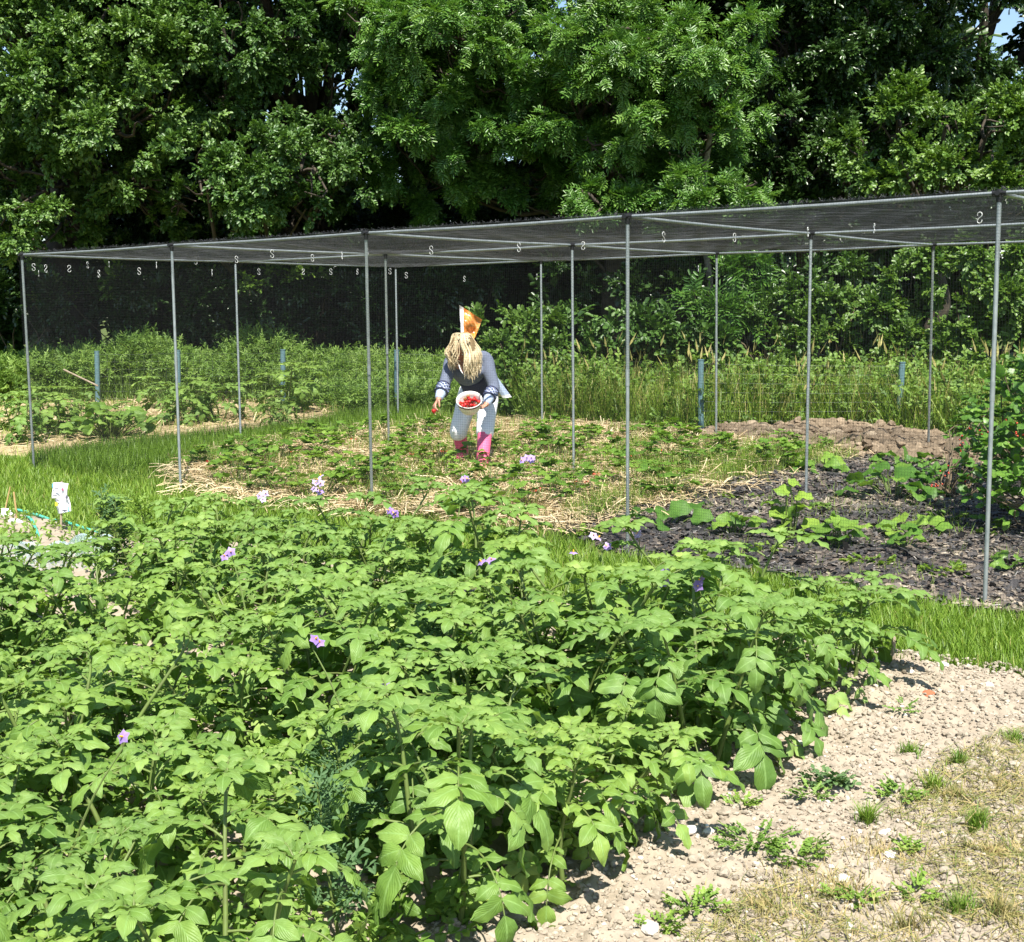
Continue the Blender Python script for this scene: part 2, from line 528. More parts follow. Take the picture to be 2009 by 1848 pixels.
g = MB()
xs = np.concatenate([[-400, -120, -50], np.linspace(-30, 30, 61), [50, 120, 400]])
ys = np.concatenate([[-60, -20, -4], np.linspace(-3, 19, 45), [24, 30, 50, 120, 500]])
XX, YY = np.meshgrid(xs, ys)
ZZ = gz(XX, YY)
ix = np.arange(XX.size).reshape(XX.shape)
g.add(np.stack([XX, YY, ZZ], -1).reshape(-1, 3), np.stack([ix[:-1, :-1], ix[:-1, 1:], ix[1:, 1:], ix[1:, :-1]], -1).reshape(-1, 4))
tag(g.build('ground', M['lawnground']), kind='structure')
patch('soil', P_soil, .016, soil_h, M['soil'])
patch('mulch_bed', P_mulch, .03, lambda X, Y, s: .015 + fbm(X * 4, Y * 4, 3) * .06, M['mulch'])
patch('straw_bed', P_straw, .04, lambda X, Y, s: .01 + fbm(X * 4, Y * 4, 3) * .05, M['strawground'], rag=.32)
patch('soil_bank', P_bank, .025, bank_h, M['soil_bank'] if 'soil_bank' in M else plain('bank_soil', (.26, .2, .135), .95, spec=.1, noise=(.13, .1, .068), nscale=22, bump=.8, bdist=.02))
patch('vegetable_plot', P_plot, .05, lambda X, Y, s: .01 + fbm(X * 3, Y * 3, 3) * .06, plain('plot_soil', (.42, .33, .2), .95, spec=.1, noise=(.25, .2, .1), nscale=14, bump=.7, bdist=.02), rag=.12)
patch('seed_bed', P_seed, .025, lambda X, Y, s: .01 + fbm(X * 5, Y * 5, 3) * .05, M['soil'])


# ------------------------------------------------------------------ loose ground stuff
def ico():
    t = (1 + 5 ** .5) / 2
    v = unit(np.array([[-1, t, 0], [1, t, 0], [-1, -t, 0], [1, -t, 0], [0, -1, t], [0, 1, t], [0, -1, -t], [0, 1, -t], [t, 0, -1], [t, 0, 1], [-t, 0, -1], [-t, 0, 1]]))
    f = np.array([[0, 11, 5], [0, 5, 1], [0, 1, 7], [0, 7, 10], [0, 10, 11], [1, 5, 9], [5, 11, 4], [11, 10, 2], [10, 7, 6], [7, 1, 8], [3, 9, 4], [3, 4, 2], [3, 2, 6], [3, 6, 8], [3, 8, 9], [4, 9, 5], [2, 4, 11], [6, 2, 10], [8, 6, 7], [9, 8, 1]])
    return v, f


def ico2():
    v, f = ico(); v = list(map(tuple, v)); cache = {}

    def mid(a, b):
        k = (min(a, b), max(a, b))
        if k not in cache:
            cache[k] = len(v); v.append(tuple(unit(np.array(v[a]) + np.array(v[b]))))
        return cache[k]
    nf = []
    for a, b, c in f:
        x, y, z = mid(a, b), mid(b, c), mid(c, a)
        nf += [[a, x, z], [x, b, y], [z, y, c], [x, y, z]]
    return np.array(v), np.array(nf)


IV, IF = ico(); IV2, IF2 = ico2()


def clods(mb, q, size, zfun, big=False, white=0.0, sink=.3, mat=0):
    n = len(q)
    V, Fc = (IV2, IF2) if big else (IV, IF)
    parts = 6
    for p in range(parts):
        sel = np.arange(p, n, parts)
        tv = V * (1 + (rng.random((len(V), 1)) - .5) * (.5 if big else .45)) * np.array([1, .8, .62])
        R = frames(rand_unit(len(sel)) * np.array([1, 1, .3]), np.array([0, 0, 1.0]) + .4 * rand_unit(len(sel)))
        s = size[sel]
        pos = np.stack([q[sel, 0], q[sel, 1], zfun(q[sel, 0], q[sel, 1]) + s * (.55 - sink)], -1)
        t = np.clip(rng.normal(.45, .2, len(sel)), 0, .9)
        t = np.where(rng.random(len(sel)) < white, 1.0, t)
        scatter(mb, tv, Fc, pos, R, s, tint=t, mat=mat)


soil_z = lambda x, y: gz(x, y) + .006 + soil_h(x, y, 1)
vis_soil = [tuple(p) for p in P_soil]
mb = MB()
near = Gxy([(1740, 1290), (2060, 1338), (2300, 1400)]) + [(2.9, 2.2), (2.0, 1.6), (-.6, 1.6)] + Gxy([(800, 1848), (1250, 1600), (1500, 1400)])
q = pts_in(near, 42000)
clods(mb, q, .003 + .0095 * rng.random(len(q)) ** 2.2, soil_z, white=.012)
q = pts_in(near, 800)
clods(mb, q, .01 + .016 * rng.random(len(q)) ** 3, soil_z, big=True, white=.006)
q = pts_in(vis_soil, 9000)
clods(mb, q, .005 + .011 * rng.random(len(q)) ** 2, soil_z, white=.01)
tag(mb.build('soil_clods', M['clod'], smooth=False), 'crumbly pale dry soil clods covering the bare bed at the potato edge', 'soil', kind='stuff')

mb = MB()
q = pts_in(P_bank, 900)
clods(mb, q, .015 + .05 * rng.random(len(q)) ** 2, lambda x, y: gz(x, y) + bank_h(x, y, edge_dist(P_bank, x, y)), big=True)
q = pts_in(P_bank, 3500, margin=.15)
clods(mb, q, .008 + .02 * rng.random(len(q)) ** 2, lambda x, y: gz(x, y) + bank_h(x, y, edge_dist(P_bank, x, y)) * .8)
tag(mb.build('bank_clods', M['bankclod'], smooth=False), 'brown clods of dug earth along the foot of the long grass', 'soil', kind='stuff')

# mulch chips
mb = MB()
n = 19000
q = pts_in(P_mulch, n, margin=.1)
cv = np.array([[-.5, -.5, 0], [.5, -.42, 0], [.45, .5, .0], [-.4, .45, 0], [-.45, -.42, .12], [.42, -.4, .12], [.4, .42, .12], [-.38, .4, .12]])
cf = np.array([[4, 5, 6, 7], [0, 1, 5, 4], [1, 2, 6, 5], [2, 3, 7, 6], [3, 0, 4, 7]])
d = rand_unit(n) * np.array([1, 1, .35]); nr = np.array([0, 0, 1.0]) + .4 * rand_unit(n)
sz = .016 + .04 * rng.random(n) ** 1.5
pos = np.stack([q[:, 0], q[:, 1], gz(q[:, 0], q[:, 1]) + .02 + fbm(q[:, 0] * 4, q[:, 1] * 4, 3) * .06 + .012 * rng.random(n)], -1)
cv2 = cv * np.array([1, .6, .8])
scatter(mb, cv2, cf, pos, frames(d, nr), sz, tint=np.clip(rng.normal(.3, .17, n) + (fbm(q[:, 0] * 1.7, q[:, 1] * 1.7, 3) - .45) * 1.3, 0, 1))
nb_ = 800; q = pts_in(P_mulch, nb_, margin=.05)
pos = np.stack([q[:, 0], q[:, 1], gz(q[:, 0], q[:, 1]) + .035 + fbm(q[:, 0] * 4, q[:, 1] * 4, 3) * .06 + .02 * rng.random(nb_)], -1)
cvb = cv * np.array([1, .55, .12]); cvb[[1, 2, 5, 6], 2] += .12; cvb[[0, 4], 2] -= .08
scatter(mb, cvb, cf, pos, frames(rand_unit(nb_) * np.array([1, 1, .2]), np.array([0, 0, 1.0]) + .35 * rand_unit(nb_)), .035 + .06 * rng.random(nb_) ** 2, tint=np.clip(rng.normal(.28, .16, nb_), 0, .7))
tag(mb.build('mulch_chips', M['chip'], smooth=False), 'dark bark and slate coloured mulch chips spread inside the cage', 'mulch', kind='stuff')

# straw
mb = MB()


def strands(mb, q, zf, L0, L1, wd, mat=0, tilt=.22, lift=.02, tm=.55):
    n = len(q)
    d = rand_unit(n) * np.array([1, 1, tilt])
    nr = np.array([0, 0, 1.0]) + .6 * rand_unit(n)
    x = np.linspace(-.5, .5, 4); bz = (.25 - x ** 2) * .25
    tv = np.concatenate([np.stack([x, np.full(4, -.5 * wd), bz], -1), np.stack([x, np.full(4, .5 * wd), bz], -1)])
    tf = np.array([[i, i + 1, i + 5, i + 4] for i in range(3)])
    L = L0 + (L1 - L0) * rng.random(n)
    pos = np.stack([q[:, 0], q[:, 1], zf(q[:, 0], q[:, 1]) + lift * (.2 + rng.random(n))], -1)
    scatter(mb, tv, tf, pos, frames(d, nr), L, mat=mat, tint=np.clip(rng.normal(tm, .25, n), 0, 1))


FEET = [G(947, 926)[:2], G(907, 912)[:2]]
clear = lambda x, y: np.minimum(np.hypot(x - FEET[0][0], (y - FEET[0][1]) * .8), np.hypot(x - FEET[1][0], (y - FEET[1][1]) * .8)) > .17
straw_z = lambda x, y: gz(x, y) + .016 + fbm(x * 4, y * 4, 3) * .05
q = pts_in(P_straw, 27000, margin=.45, dens=lambda x, y: clear(x, y) * np.clip(fbm(x * 1.6 + 4, y * 1.6, 3) * 3.4 - .9, .08, 1))
strands(mb, q, straw_z, .06, .24, .035, lift=.05)
q = pts_in(P_plot, 5000, margin=.1)
strands(mb, q, lambda x, y: gz(x, y) + .03, .08, .25, .04, lift=.05)
tag(mb.build('straw', M['straw'], smooth=False), 'loose golden straw spread between the strawberry plants', 'straw', kind='stuff')


# ------------------------------------------------------------------ leaf templates
def leaf6(L, W, fold=.18, base=.0, wide=.5, droop=.12):
    """small folded leaf of two quads along +x"""
    v = [[base, 0, 0], [base + L * wide * .55, -W * .42, fold * W], [base + L * (wide + .25), -W * .46, fold * W - droop * L * .4],
         [base + L, 0, -droop * L], [base + L * (wide + .25), W * .46, fold * W - droop * L * .4], [base + L * wide * .55, W * .42, fold * W]]
    return np.array(v), np.array([[0, 1, 2, 3], [0, 3, 4, 5]])


def place(v, p, d, n):
    return v @ frames(np.array([d], float), np.array([n], float))[0].T + np.asarray(p, float)


def twig(nl, length, L, W, spread=1.0, pinnate=False, seed=0, droop=.0, fold=.18):
    r = np.random.default_rng(seed)
    V, Fc, T = [], [], []
    k = 0
    for i in range(nl):
        t = (i + .6) / nl
        if i == nl - 1:
            d = np.array([1, 0, 0.0])
        else:
            side = 1 if i % 2 else -1
            a = (.9 + .25 * r.random()) * side * spread if pinnate else r.uniform(-1.4, 1.4) * spread
            d = np.array([math.cos(a), math.sin(a), r.uniform(-.15, .25) if pinnate else r.uniform(-.5, .6)])
        if pinnate: t = (i // 2 * 2 + 1.5) / nl if i < nl - 1 else 1.0
        p = np.array([length * t, 0, -droop * t * t * length])
        s = r.uniform(.75, 1.2) if not pinnate else (.7 + .5 * math.sin(PI * min(1, t * .8)))
        v, f = leaf6(L * s, W * s, fold)
        n = np.array([r.normal() * .25, r.normal() * .25, 1])
        V.append(place(v, p, d, n)); Fc.append(f + k); k += 6
        T.append(np.full(6, r.normal() * .09))
    # stalk
    s = .004
    V.append(np.array([[0, -s, 0], [length, -s * .5, -droop * length], [length, s * .5, -droop * length], [0, s, 0]])); Fc.append(np.array([[0, 1, 2, 3]]) + k)
    T.append(np.full(4, -.2))
    return np.concatenate(V), np.concatenate(Fc), np.concatenate(T)


TW = {
    'oak': [twig(9, .17, .082, .05, 1.0, seed=s, fold=.2) for s in range(4)],
    'ash': [twig(11, .27, .1, .03, 1.0, True, seed=s, droop=.35) for s in range(4)],
    'thorn': [twig(11, .16, .046, .034, 1.0, seed=s + 20) for s in range(4)],
    'dark': [twig(9, .17, .06, .036, 1.0, seed=s + 40) for s in range(4)],
    'coarse': [twig(8, .34, .17, .11, 1.1, seed=s + 60) for s in range(3)],
    'bramble': [twig(7, .2, .075, .052, 1.0, seed=s + 70) for s in range(4)],
}


def lobe(c, r, nb, nt, front=.35, droop=.15, upn=.8, inner=.35):
    """points, directions and normals of leafy twigs on the branchlets of one bough"""
    c = np.asarray(c, float); r = np.broadcast_to(np.asarray(r, float), (3,))
    m = max(5, nb // 12)
    dk = rand_unit(m * 3)
    dk = dk[rng.random(m * 3) < np.clip(.5 - front * dk[:, 1] + .3 * dk[:, 2], .12, 1)][:m]
    m = len(dk)
    ck = dk * (.45 + .55 * rng.random((m, 1)) ** .6)
    k = rng.integers(0, m, nb)
    n = nb
    d = unit(rand_unit(n) + dk[k] * .9)
    ln = (.26 + .3 * rng.random(n)) * (.7 + .6 * rng.random(m))[k]
    t = inner + (1 - inner) * rng.random((n, nt)) ** .8
    side = rand_unit(n)[:, None] * (t[..., None] ** 2) * .2
    p = ck[k][:, None] + (d[:, None] * t[..., None] + side) * ln[:, None, None]
    p = p + rng.normal(size=p.shape) * .04
    pos = c + p * r
    pos[..., 2] -= droop * r[2] * t ** 2 * .5
    pos = pos.reshape(-1, 3)
    dd = np.repeat(d, nt, 0)
    dr = unit(dd * .8 + rand_unit(len(pos)) * .75 + np.array([0, 0, -droop]))
    nr = np.array([0, -.25, upn]) + dd * .45 + rand_unit(len(pos)) * .5
    return pos, dr, nr


def crown_add(mb, kind, lobes, dens=1.0, tint=.5, scale=1.0, nt=7, droop=.15, mat=0, front=.35):
    for lb in lobes:
        c, r = np.array(lb[0]), lb[1]
        tt = lb[2] if len(lb) > 2 else tint
        rr = np.broadcast_to(np.asarray(r, float), (3,))
        area = (rr[0] * rr[2] + rr[0] * rr[1] + rr[1] * rr[2]) / 3
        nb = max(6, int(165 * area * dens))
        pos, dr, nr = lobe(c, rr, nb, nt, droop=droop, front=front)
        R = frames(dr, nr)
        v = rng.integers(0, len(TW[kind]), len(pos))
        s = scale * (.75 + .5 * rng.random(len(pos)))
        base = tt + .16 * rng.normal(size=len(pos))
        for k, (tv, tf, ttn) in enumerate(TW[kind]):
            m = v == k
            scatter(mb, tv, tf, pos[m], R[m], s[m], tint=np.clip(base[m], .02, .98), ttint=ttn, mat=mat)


def bough(u, v, Y, rpx, ry=None, tint=.5, squash=.85):
    """a bough whose centre stands at depth Y on the sight line of (u, v)"""
    c = at(u, v, Y); r = rpx * Y / F
    return (c, (r, r * .9 if ry is None else ry, r * squash), tint)  # higher tint for lit boughs, lower for dim ones: light put into colour


def limb(mb, a, b, r0, r1, bend=.12, n=9, sides=7, mat=0):
    a = np.asarray(a, float); b = np.asarray(b, float)
    L = np.linalg.norm(b - a)
    m1 = a + (b - a) * .35 + rng.normal(size=3) * bend * L * .6 + np.array([0, 0, .08 * L])
    m2 = a + (b - a) * .7 + rng.normal(size=3) * bend * L * .6
    tube(mb, smooth_path([a, m1, m2, b], n), np.linspace(r0, r1, n), sides, mat)


def tree(name, label, base, h_fork, lobes, leaf, kind, dens=1.0, tr=.2, bark='bark', scale=1.0, droop=.15, extra=None, lean=(0, 0), nt=7, group=None, front=.35):
    base = np.asarray(base, float)
    t = thing(name, label, 'tree', tuple(base), 0, group)
    tb = MB(); fork = base + np.array([lean[0], lean[1], h_fork])
    limb(tb, base - np.array([0, 0, .3]), fork, tr * 1.25, tr * .8, .04, 10, 9)
    for lb in lobes:
        c = np.array(lb[0])
        k = rng.uniform(.45, 1.0)
        start = base + (fork - base) * np.clip(k if c[2] < fork[2] else 1.0, .3, 1)
        limb(tb, start, c, tr * (.42 if np.max(lb[1]) > .45 else .16), .012, .1, 9, 6)
        for _ in range(4):
            e = c + rand_unit(1)[0] * np.array(lb[1]) * .8
            limb(tb, c + (start - c) * rng.uniform(0, .3), e, .03, .008, .15, 6, 4)
    if extra is not None: extra(tb)
    tb.V = [v - base for v in tb.V]
    tb.build('trunk', M[bark], t)
    cb = MB(); crown_add(cb, kind, lobes, dens, scale=scale, droop=droop, nt=nt, front=front)
    cb.V = [v - base for v in cb.V]
    cb.build('crown', M[leaf], t)
    return t


HOLE = [(560, 215, 62), (1040, 95, 28), (1940, 95, 70), (1400, 20, 26), (90, 500, 22), (30, 125, 20), (700, 110, 12)]


def fill(u0, u1, v0, v1, n, Y0, Y1, r0, r1, tint):
    out = []
    while len(out) < n:
        u, v, r = rng.uniform(u0, u1), rng.uniform(v0, v1), rng.uniform(r0, r1)
        if all(math.hypot(u - a, v - b) > c + r * .7 for a, b, c in HOLE):
            out.append(bough(u, v, rng.uniform(Y0, Y1), r, tint=tint + rng.normal() * .08))
    return out


def gp(x, y):
    return (x, y, float(gz(x, y)))


def over(xs, zs, Y, r, tint=.5):
    return [((x, Y + rng.uniform(-.7, .7), z), (r, r, r * .8), tint) for x in xs for z in zs]  # unseen upper boughs, placed to control the shade on the wood below


B = bough
# tall oak on the left: lit outer boughs in front, a shaded hollow under them
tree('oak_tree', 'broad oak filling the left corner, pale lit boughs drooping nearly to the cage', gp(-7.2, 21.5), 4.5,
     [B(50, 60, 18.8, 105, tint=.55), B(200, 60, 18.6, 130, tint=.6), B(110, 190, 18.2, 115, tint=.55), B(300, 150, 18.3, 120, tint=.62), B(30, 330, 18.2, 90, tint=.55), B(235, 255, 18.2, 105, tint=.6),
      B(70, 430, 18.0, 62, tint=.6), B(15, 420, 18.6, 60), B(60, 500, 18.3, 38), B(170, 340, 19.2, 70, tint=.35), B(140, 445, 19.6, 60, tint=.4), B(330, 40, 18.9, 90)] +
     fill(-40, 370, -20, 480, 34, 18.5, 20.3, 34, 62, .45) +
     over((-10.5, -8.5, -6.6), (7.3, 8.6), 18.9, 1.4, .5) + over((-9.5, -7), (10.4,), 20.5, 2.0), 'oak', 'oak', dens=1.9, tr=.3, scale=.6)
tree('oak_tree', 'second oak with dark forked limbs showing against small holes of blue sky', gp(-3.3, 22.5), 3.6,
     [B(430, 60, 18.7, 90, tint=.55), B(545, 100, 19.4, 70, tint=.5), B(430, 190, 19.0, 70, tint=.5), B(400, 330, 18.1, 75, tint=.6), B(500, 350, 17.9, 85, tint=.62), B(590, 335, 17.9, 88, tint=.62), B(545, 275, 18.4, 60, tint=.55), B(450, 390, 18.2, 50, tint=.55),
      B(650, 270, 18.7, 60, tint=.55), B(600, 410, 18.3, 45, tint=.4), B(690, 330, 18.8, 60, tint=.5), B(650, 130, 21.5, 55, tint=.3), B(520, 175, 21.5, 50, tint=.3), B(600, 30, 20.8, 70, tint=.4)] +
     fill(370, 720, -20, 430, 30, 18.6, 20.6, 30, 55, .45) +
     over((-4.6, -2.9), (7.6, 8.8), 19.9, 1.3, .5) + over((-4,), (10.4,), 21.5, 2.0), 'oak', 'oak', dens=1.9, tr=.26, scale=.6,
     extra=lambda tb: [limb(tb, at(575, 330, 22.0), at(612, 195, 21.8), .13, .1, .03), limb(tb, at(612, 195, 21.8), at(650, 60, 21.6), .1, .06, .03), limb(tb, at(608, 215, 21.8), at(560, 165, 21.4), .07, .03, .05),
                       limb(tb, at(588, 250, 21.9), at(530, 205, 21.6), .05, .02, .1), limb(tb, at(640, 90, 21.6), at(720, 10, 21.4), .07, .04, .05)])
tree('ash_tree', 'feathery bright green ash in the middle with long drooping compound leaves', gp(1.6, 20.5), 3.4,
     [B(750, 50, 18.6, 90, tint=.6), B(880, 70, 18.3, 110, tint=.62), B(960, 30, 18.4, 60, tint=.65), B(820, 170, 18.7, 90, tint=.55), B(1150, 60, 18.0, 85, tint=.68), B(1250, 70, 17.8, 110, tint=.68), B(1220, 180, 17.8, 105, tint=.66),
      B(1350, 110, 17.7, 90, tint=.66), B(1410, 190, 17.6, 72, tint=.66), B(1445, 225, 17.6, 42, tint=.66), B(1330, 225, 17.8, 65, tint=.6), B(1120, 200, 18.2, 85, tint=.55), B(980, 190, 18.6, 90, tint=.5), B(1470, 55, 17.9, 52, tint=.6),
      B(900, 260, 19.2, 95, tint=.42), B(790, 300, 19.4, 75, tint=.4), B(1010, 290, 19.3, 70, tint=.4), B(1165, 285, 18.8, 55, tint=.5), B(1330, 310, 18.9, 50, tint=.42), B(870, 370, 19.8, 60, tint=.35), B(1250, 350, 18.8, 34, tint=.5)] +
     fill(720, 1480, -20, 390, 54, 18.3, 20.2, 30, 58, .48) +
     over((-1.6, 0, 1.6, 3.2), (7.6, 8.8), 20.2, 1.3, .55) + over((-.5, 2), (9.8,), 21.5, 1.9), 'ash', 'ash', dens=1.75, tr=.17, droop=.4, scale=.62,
     extra=lambda tb: [limb(tb, at(1180, 330, 19.0), at(1200, 150, 18.8), .05, .025, .04), limb(tb, at(1050, 250, 19), at(1110, 130, 18.7), .04, .02, .06)])
tree('ash_tree', 'young ash whose low lit sprays stand just above the middle of the cage roof', gp(2.35, 18.6), 1.9,
     [B(1165, 392, 17.6, 42, tint=.65), B(1225, 400, 17.8, 36, tint=.55), B(1350, 372, 17.5, 42, tint=.65), B(1395, 395, 17.4, 40, tint=.66), B(1460, 378, 17.4, 40, tint=.68), B(1430, 410, 17.5, 36, tint=.6), B(1160, 285, 18.0, 28, tint=.6), B(1300, 420, 17.8, 34, tint=.5)],
     'ash', 'ash', dens=2.8, tr=.06, scale=.62, droop=.3)
st = MB(); limb(st, np.array([*at(1403, 480, 17.9)[:2], .2]), at(1393, 262, 18.1), .05, .036, .02, 14, 9)
o = st.build('dead_trunk', M['palebark']); tag(o, 'bare pale trunk standing in front of the dark wood above the cage roof', 'trunk')
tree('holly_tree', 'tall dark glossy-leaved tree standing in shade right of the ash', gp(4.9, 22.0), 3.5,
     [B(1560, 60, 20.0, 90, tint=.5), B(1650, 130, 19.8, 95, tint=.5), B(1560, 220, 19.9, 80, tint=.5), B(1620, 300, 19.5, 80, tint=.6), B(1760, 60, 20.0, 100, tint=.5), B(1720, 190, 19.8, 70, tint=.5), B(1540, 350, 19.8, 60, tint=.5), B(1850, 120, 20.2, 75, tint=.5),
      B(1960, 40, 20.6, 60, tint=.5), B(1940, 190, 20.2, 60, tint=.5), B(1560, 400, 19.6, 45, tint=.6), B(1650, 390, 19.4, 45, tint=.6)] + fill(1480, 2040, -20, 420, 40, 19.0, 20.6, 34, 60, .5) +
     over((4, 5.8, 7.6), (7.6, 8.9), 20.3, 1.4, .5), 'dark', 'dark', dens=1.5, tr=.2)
tree('hawthorn_tree', 'light green hawthorn leaning over the right end of the cage roof', gp(6.3, 19.6), 1.8,
     [B(1760, 235, 17.9, 70, tint=.55), B(1850, 270, 17.6, 80, tint=.6), B(1940, 250, 17.2, 85, tint=.62), B(1990, 330, 17.0, 60, tint=.62), B(1880, 350, 17.3, 60, tint=.62), B(1800, 345, 17.5, 50, tint=.6), B(1730, 360, 17.8, 36, tint=.55), B(1690, 300, 18.2, 45, tint=.5), B(1960, 385, 17.0, 50, tint=.62)],
     'thorn', 'thorn', dens=1.5, tr=.12)
tree('elder_tree', 'small dim tree crouched in the black shade behind the left end wall', gp(-4.2, 21.0), 1.4,
     [B(530, 560, 20.2, 42, tint=.5), B(250, 560, 20.2, 30, tint=.5), B(620, 560, 20.0, 40, tint=.5), B(100, 590, 20.4, 34), B(400, 600, 20.4, 34)], 'thorn', 'bramble', dens=.55, tr=.06)

# backing trees block light from behind; shade put into their dark leaf colour
back = [(-12, 26), (-8.6, 27), (-5.2, 26.5), (-1.6, 27), (2.2, 26.5), (5.6, 26), (9.4, 27), (13, 26)]
hole = [(560, 215, 62), (1040, 95, 28), (1940, 95, 80), (1400, 20, 30), (90, 500, 24), (30, 125, 20), (1160, 205, 10), (700, 110, 12)]
notes = ['at the far left edge', 'behind the broad left oak', 'under the small sky holes', 'behind the left half of the ash', 'behind the right half of the ash', 'behind the dark holly', 'behind the hawthorn', 'past the right edge']
for i, (x, y) in enumerate(back):
    lobes = []
    for z in (1.0, 2.6, 4.2, 5.8, 7.4, 9.2, 11):
        for dx in (-1.3, .5, 1.9):
            c = np.array([x + dx + rng.uniform(-.5, .5), y + rng.uniform(-1.2, 1.2), z + rng.uniform(-.4, .4)])
            u = 1004 + F * c[0] / c[1]; v = 612 - F * (c[2] - CH) / c[1]
            rr = 1.25 * F / c[1]
            lobes.append((c, (1.25, 1.2, 1.1), .4))
    keep = []
    for lb in lobes:
        c = lb[0]; u = 1004 + F * c[0] / c[1]; v = 612 - F * (c[2] - CH) / c[1]
        if all(math.hypot(u - a, v - b) > r + 85 for a, b, r in hole): keep.append(lb)
    tree('wood_tree', 'dark tree in the back of the wood ' + notes[i], gp(x, y), 5, keep, 'dark', 'coarse', dens=.46, tr=.25, nt=6, group='trees at the back of the wood', front=.1)


# ------------------------------------------------------------------ bushes behind the fence on the right
def bush(name, label, base, lobes, leaf, kind, dens, scale=1.0, stems=5, droop=.1, cat='bush', group=None):
    base = np.asarray(base, float)
    t = thing(name, label, cat, tuple(base), 0, group)
    sb = MB()
    for lb in lobes:
        for _ in range(max(1, stems // len(lobes) + 1)):
            a = base + np.array([rng.normal() * .15, rng.normal() * .1, -.1])
            limb(sb, a, np.array(lb[0]) + rng.normal(size=3) * .15, .014, .005, .12, 8, 5)
    sb.V = [v - base for v in sb.V]; sb.build('stem', M['twig'], t)
    cb = MB(); crown_add(cb, kind, lobes, dens, scale=scale, droop=droop)
    cb.V = [v - base for v in cb.V]; cb.build('foliage', M[leaf], t)
    return t


bush('bramble_bush', 'yellow green bush rising behind the bending woman', gp(.05, 16.9), [B(985, 655, 16.5, 52, tint=.55), B(1030, 640, 16.6, 46, tint=.6), B(1000, 710, 16.4, 55, tint=.5), B(1060, 700, 16.4, 45, tint=.5), B(1010, 770, 16.3, 50, tint=.4), B(960, 740, 16.6, 35, tint=.5)], 'thorn', 'bramble', 1.7, .8)
bush('ash_sapling', 'slim ash sapling with a crooked pale stem inside the hedge', gp(2.7, 17.2), [B(1430, 560, 16.8, 50, tint=.5), B(1390, 600, 16.7, 45, tint=.5), B(1470, 520, 16.9, 30, tint=.55), B(1440, 650, 16.6, 50, tint=.5)], 'ash', 'ash', 1.3, .8, cat='sapling')
bush('bramble_bush', 'dense bramble bush left of the third back post of the cage', gp(1.5, 17.0), [B(1290, 680, 16.5, 50, tint=.45), B(1340, 640, 16.6, 50, tint=.4), B(1230, 650, 16.8, 40, tint=.35), B(1370, 690, 16.4, 48, tint=.5), B(1180, 690, 16.7, 40, tint=.4), B(1130, 650, 16.9, 36, tint=.4)], 'oak', 'bramble', 1.5)
bush('hawthorn_bush', 'rounded lit hawthorn bush between the third and fourth back posts', gp(4.2, 16.6), [B(1530, 640, 16.2, 55, tint=.55), B(1600, 590, 16.3, 48, tint=.5), B(1620, 670, 16.0, 60, tint=.6), B(1690, 620, 16.0, 58, tint=.6), B(1750, 670, 15.8, 50, tint=.6), B(1560, 700, 16.0, 50, tint=.55), B(1660, 550, 16.6, 40, tint=.45)], 'thorn', 'thorn', 1.6, 1.1)
bush('hawthorn_bush', 'tall hawthorn bush filling the gap at the right edge behind the corner', gp(5.9, 16.4), [B(1800, 560, 15.9, 62, tint=.55), B(1880, 540, 15.7, 60, tint=.6), B(1850, 620, 15.6, 62, tint=.6), B(1960, 590, 15.4, 70, tint=.6), B(1930, 500, 15.7, 50, tint=.6), B(2000, 520, 15.5, 50, tint=.6), B(1900, 690, 15.4, 60, tint=.5), B(1980, 680, 15.3, 60, tint=.5), B(1790, 690, 15.6, 45, tint=.5)], 'thorn', 'thorn', 1.5, 1.1)
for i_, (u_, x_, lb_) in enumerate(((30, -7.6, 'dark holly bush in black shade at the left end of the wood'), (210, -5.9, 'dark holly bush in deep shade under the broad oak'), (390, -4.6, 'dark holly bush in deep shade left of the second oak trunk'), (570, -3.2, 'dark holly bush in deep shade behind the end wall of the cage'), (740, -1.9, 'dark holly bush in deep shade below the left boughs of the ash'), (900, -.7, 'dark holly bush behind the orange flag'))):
    bush('shade_filler_bush', lb_, gp(x_, 20.6), [B(u_ - 45, 600, 20.2, 62, tint=.25), B(u_ + 45, 570, 20.4, 62, tint=.25), B(u_, 520, 20.6, 60, tint=.25), B(u_ + 20, 660, 20.3, 55, tint=.2), B(u_, 440, 22.6, 70, tint=.25), B(u_ + 80, 420, 22.8, 65, tint=.25)], 'dark', 'dark', 1.7, 1.1, group='holly bushes in the shade')  # added bushes hide lit trunks; black shade put into their leaf colour
bush('bramble_bush', 'dim bramble under the wood beside the dark holly', gp(3.6, 18.4), [B(1500, 480, 18, 55, tint=.3), B(1560, 540, 17.8, 50, tint=.35), B(1330, 560, 18, 50, tint=.3), B(1250, 560, 18.2, 45, tint=.3), B(1700, 500, 17.6, 50, tint=.4), B(1100, 570, 18.3, 45, tint=.35)], 'dark', 'bramble', 1.4)


# ------------------------------------------------------------------ grass
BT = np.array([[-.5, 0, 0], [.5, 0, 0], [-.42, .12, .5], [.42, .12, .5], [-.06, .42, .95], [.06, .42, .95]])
BF = np.array([[0, 1, 3, 2], [2, 3, 5, 4]])


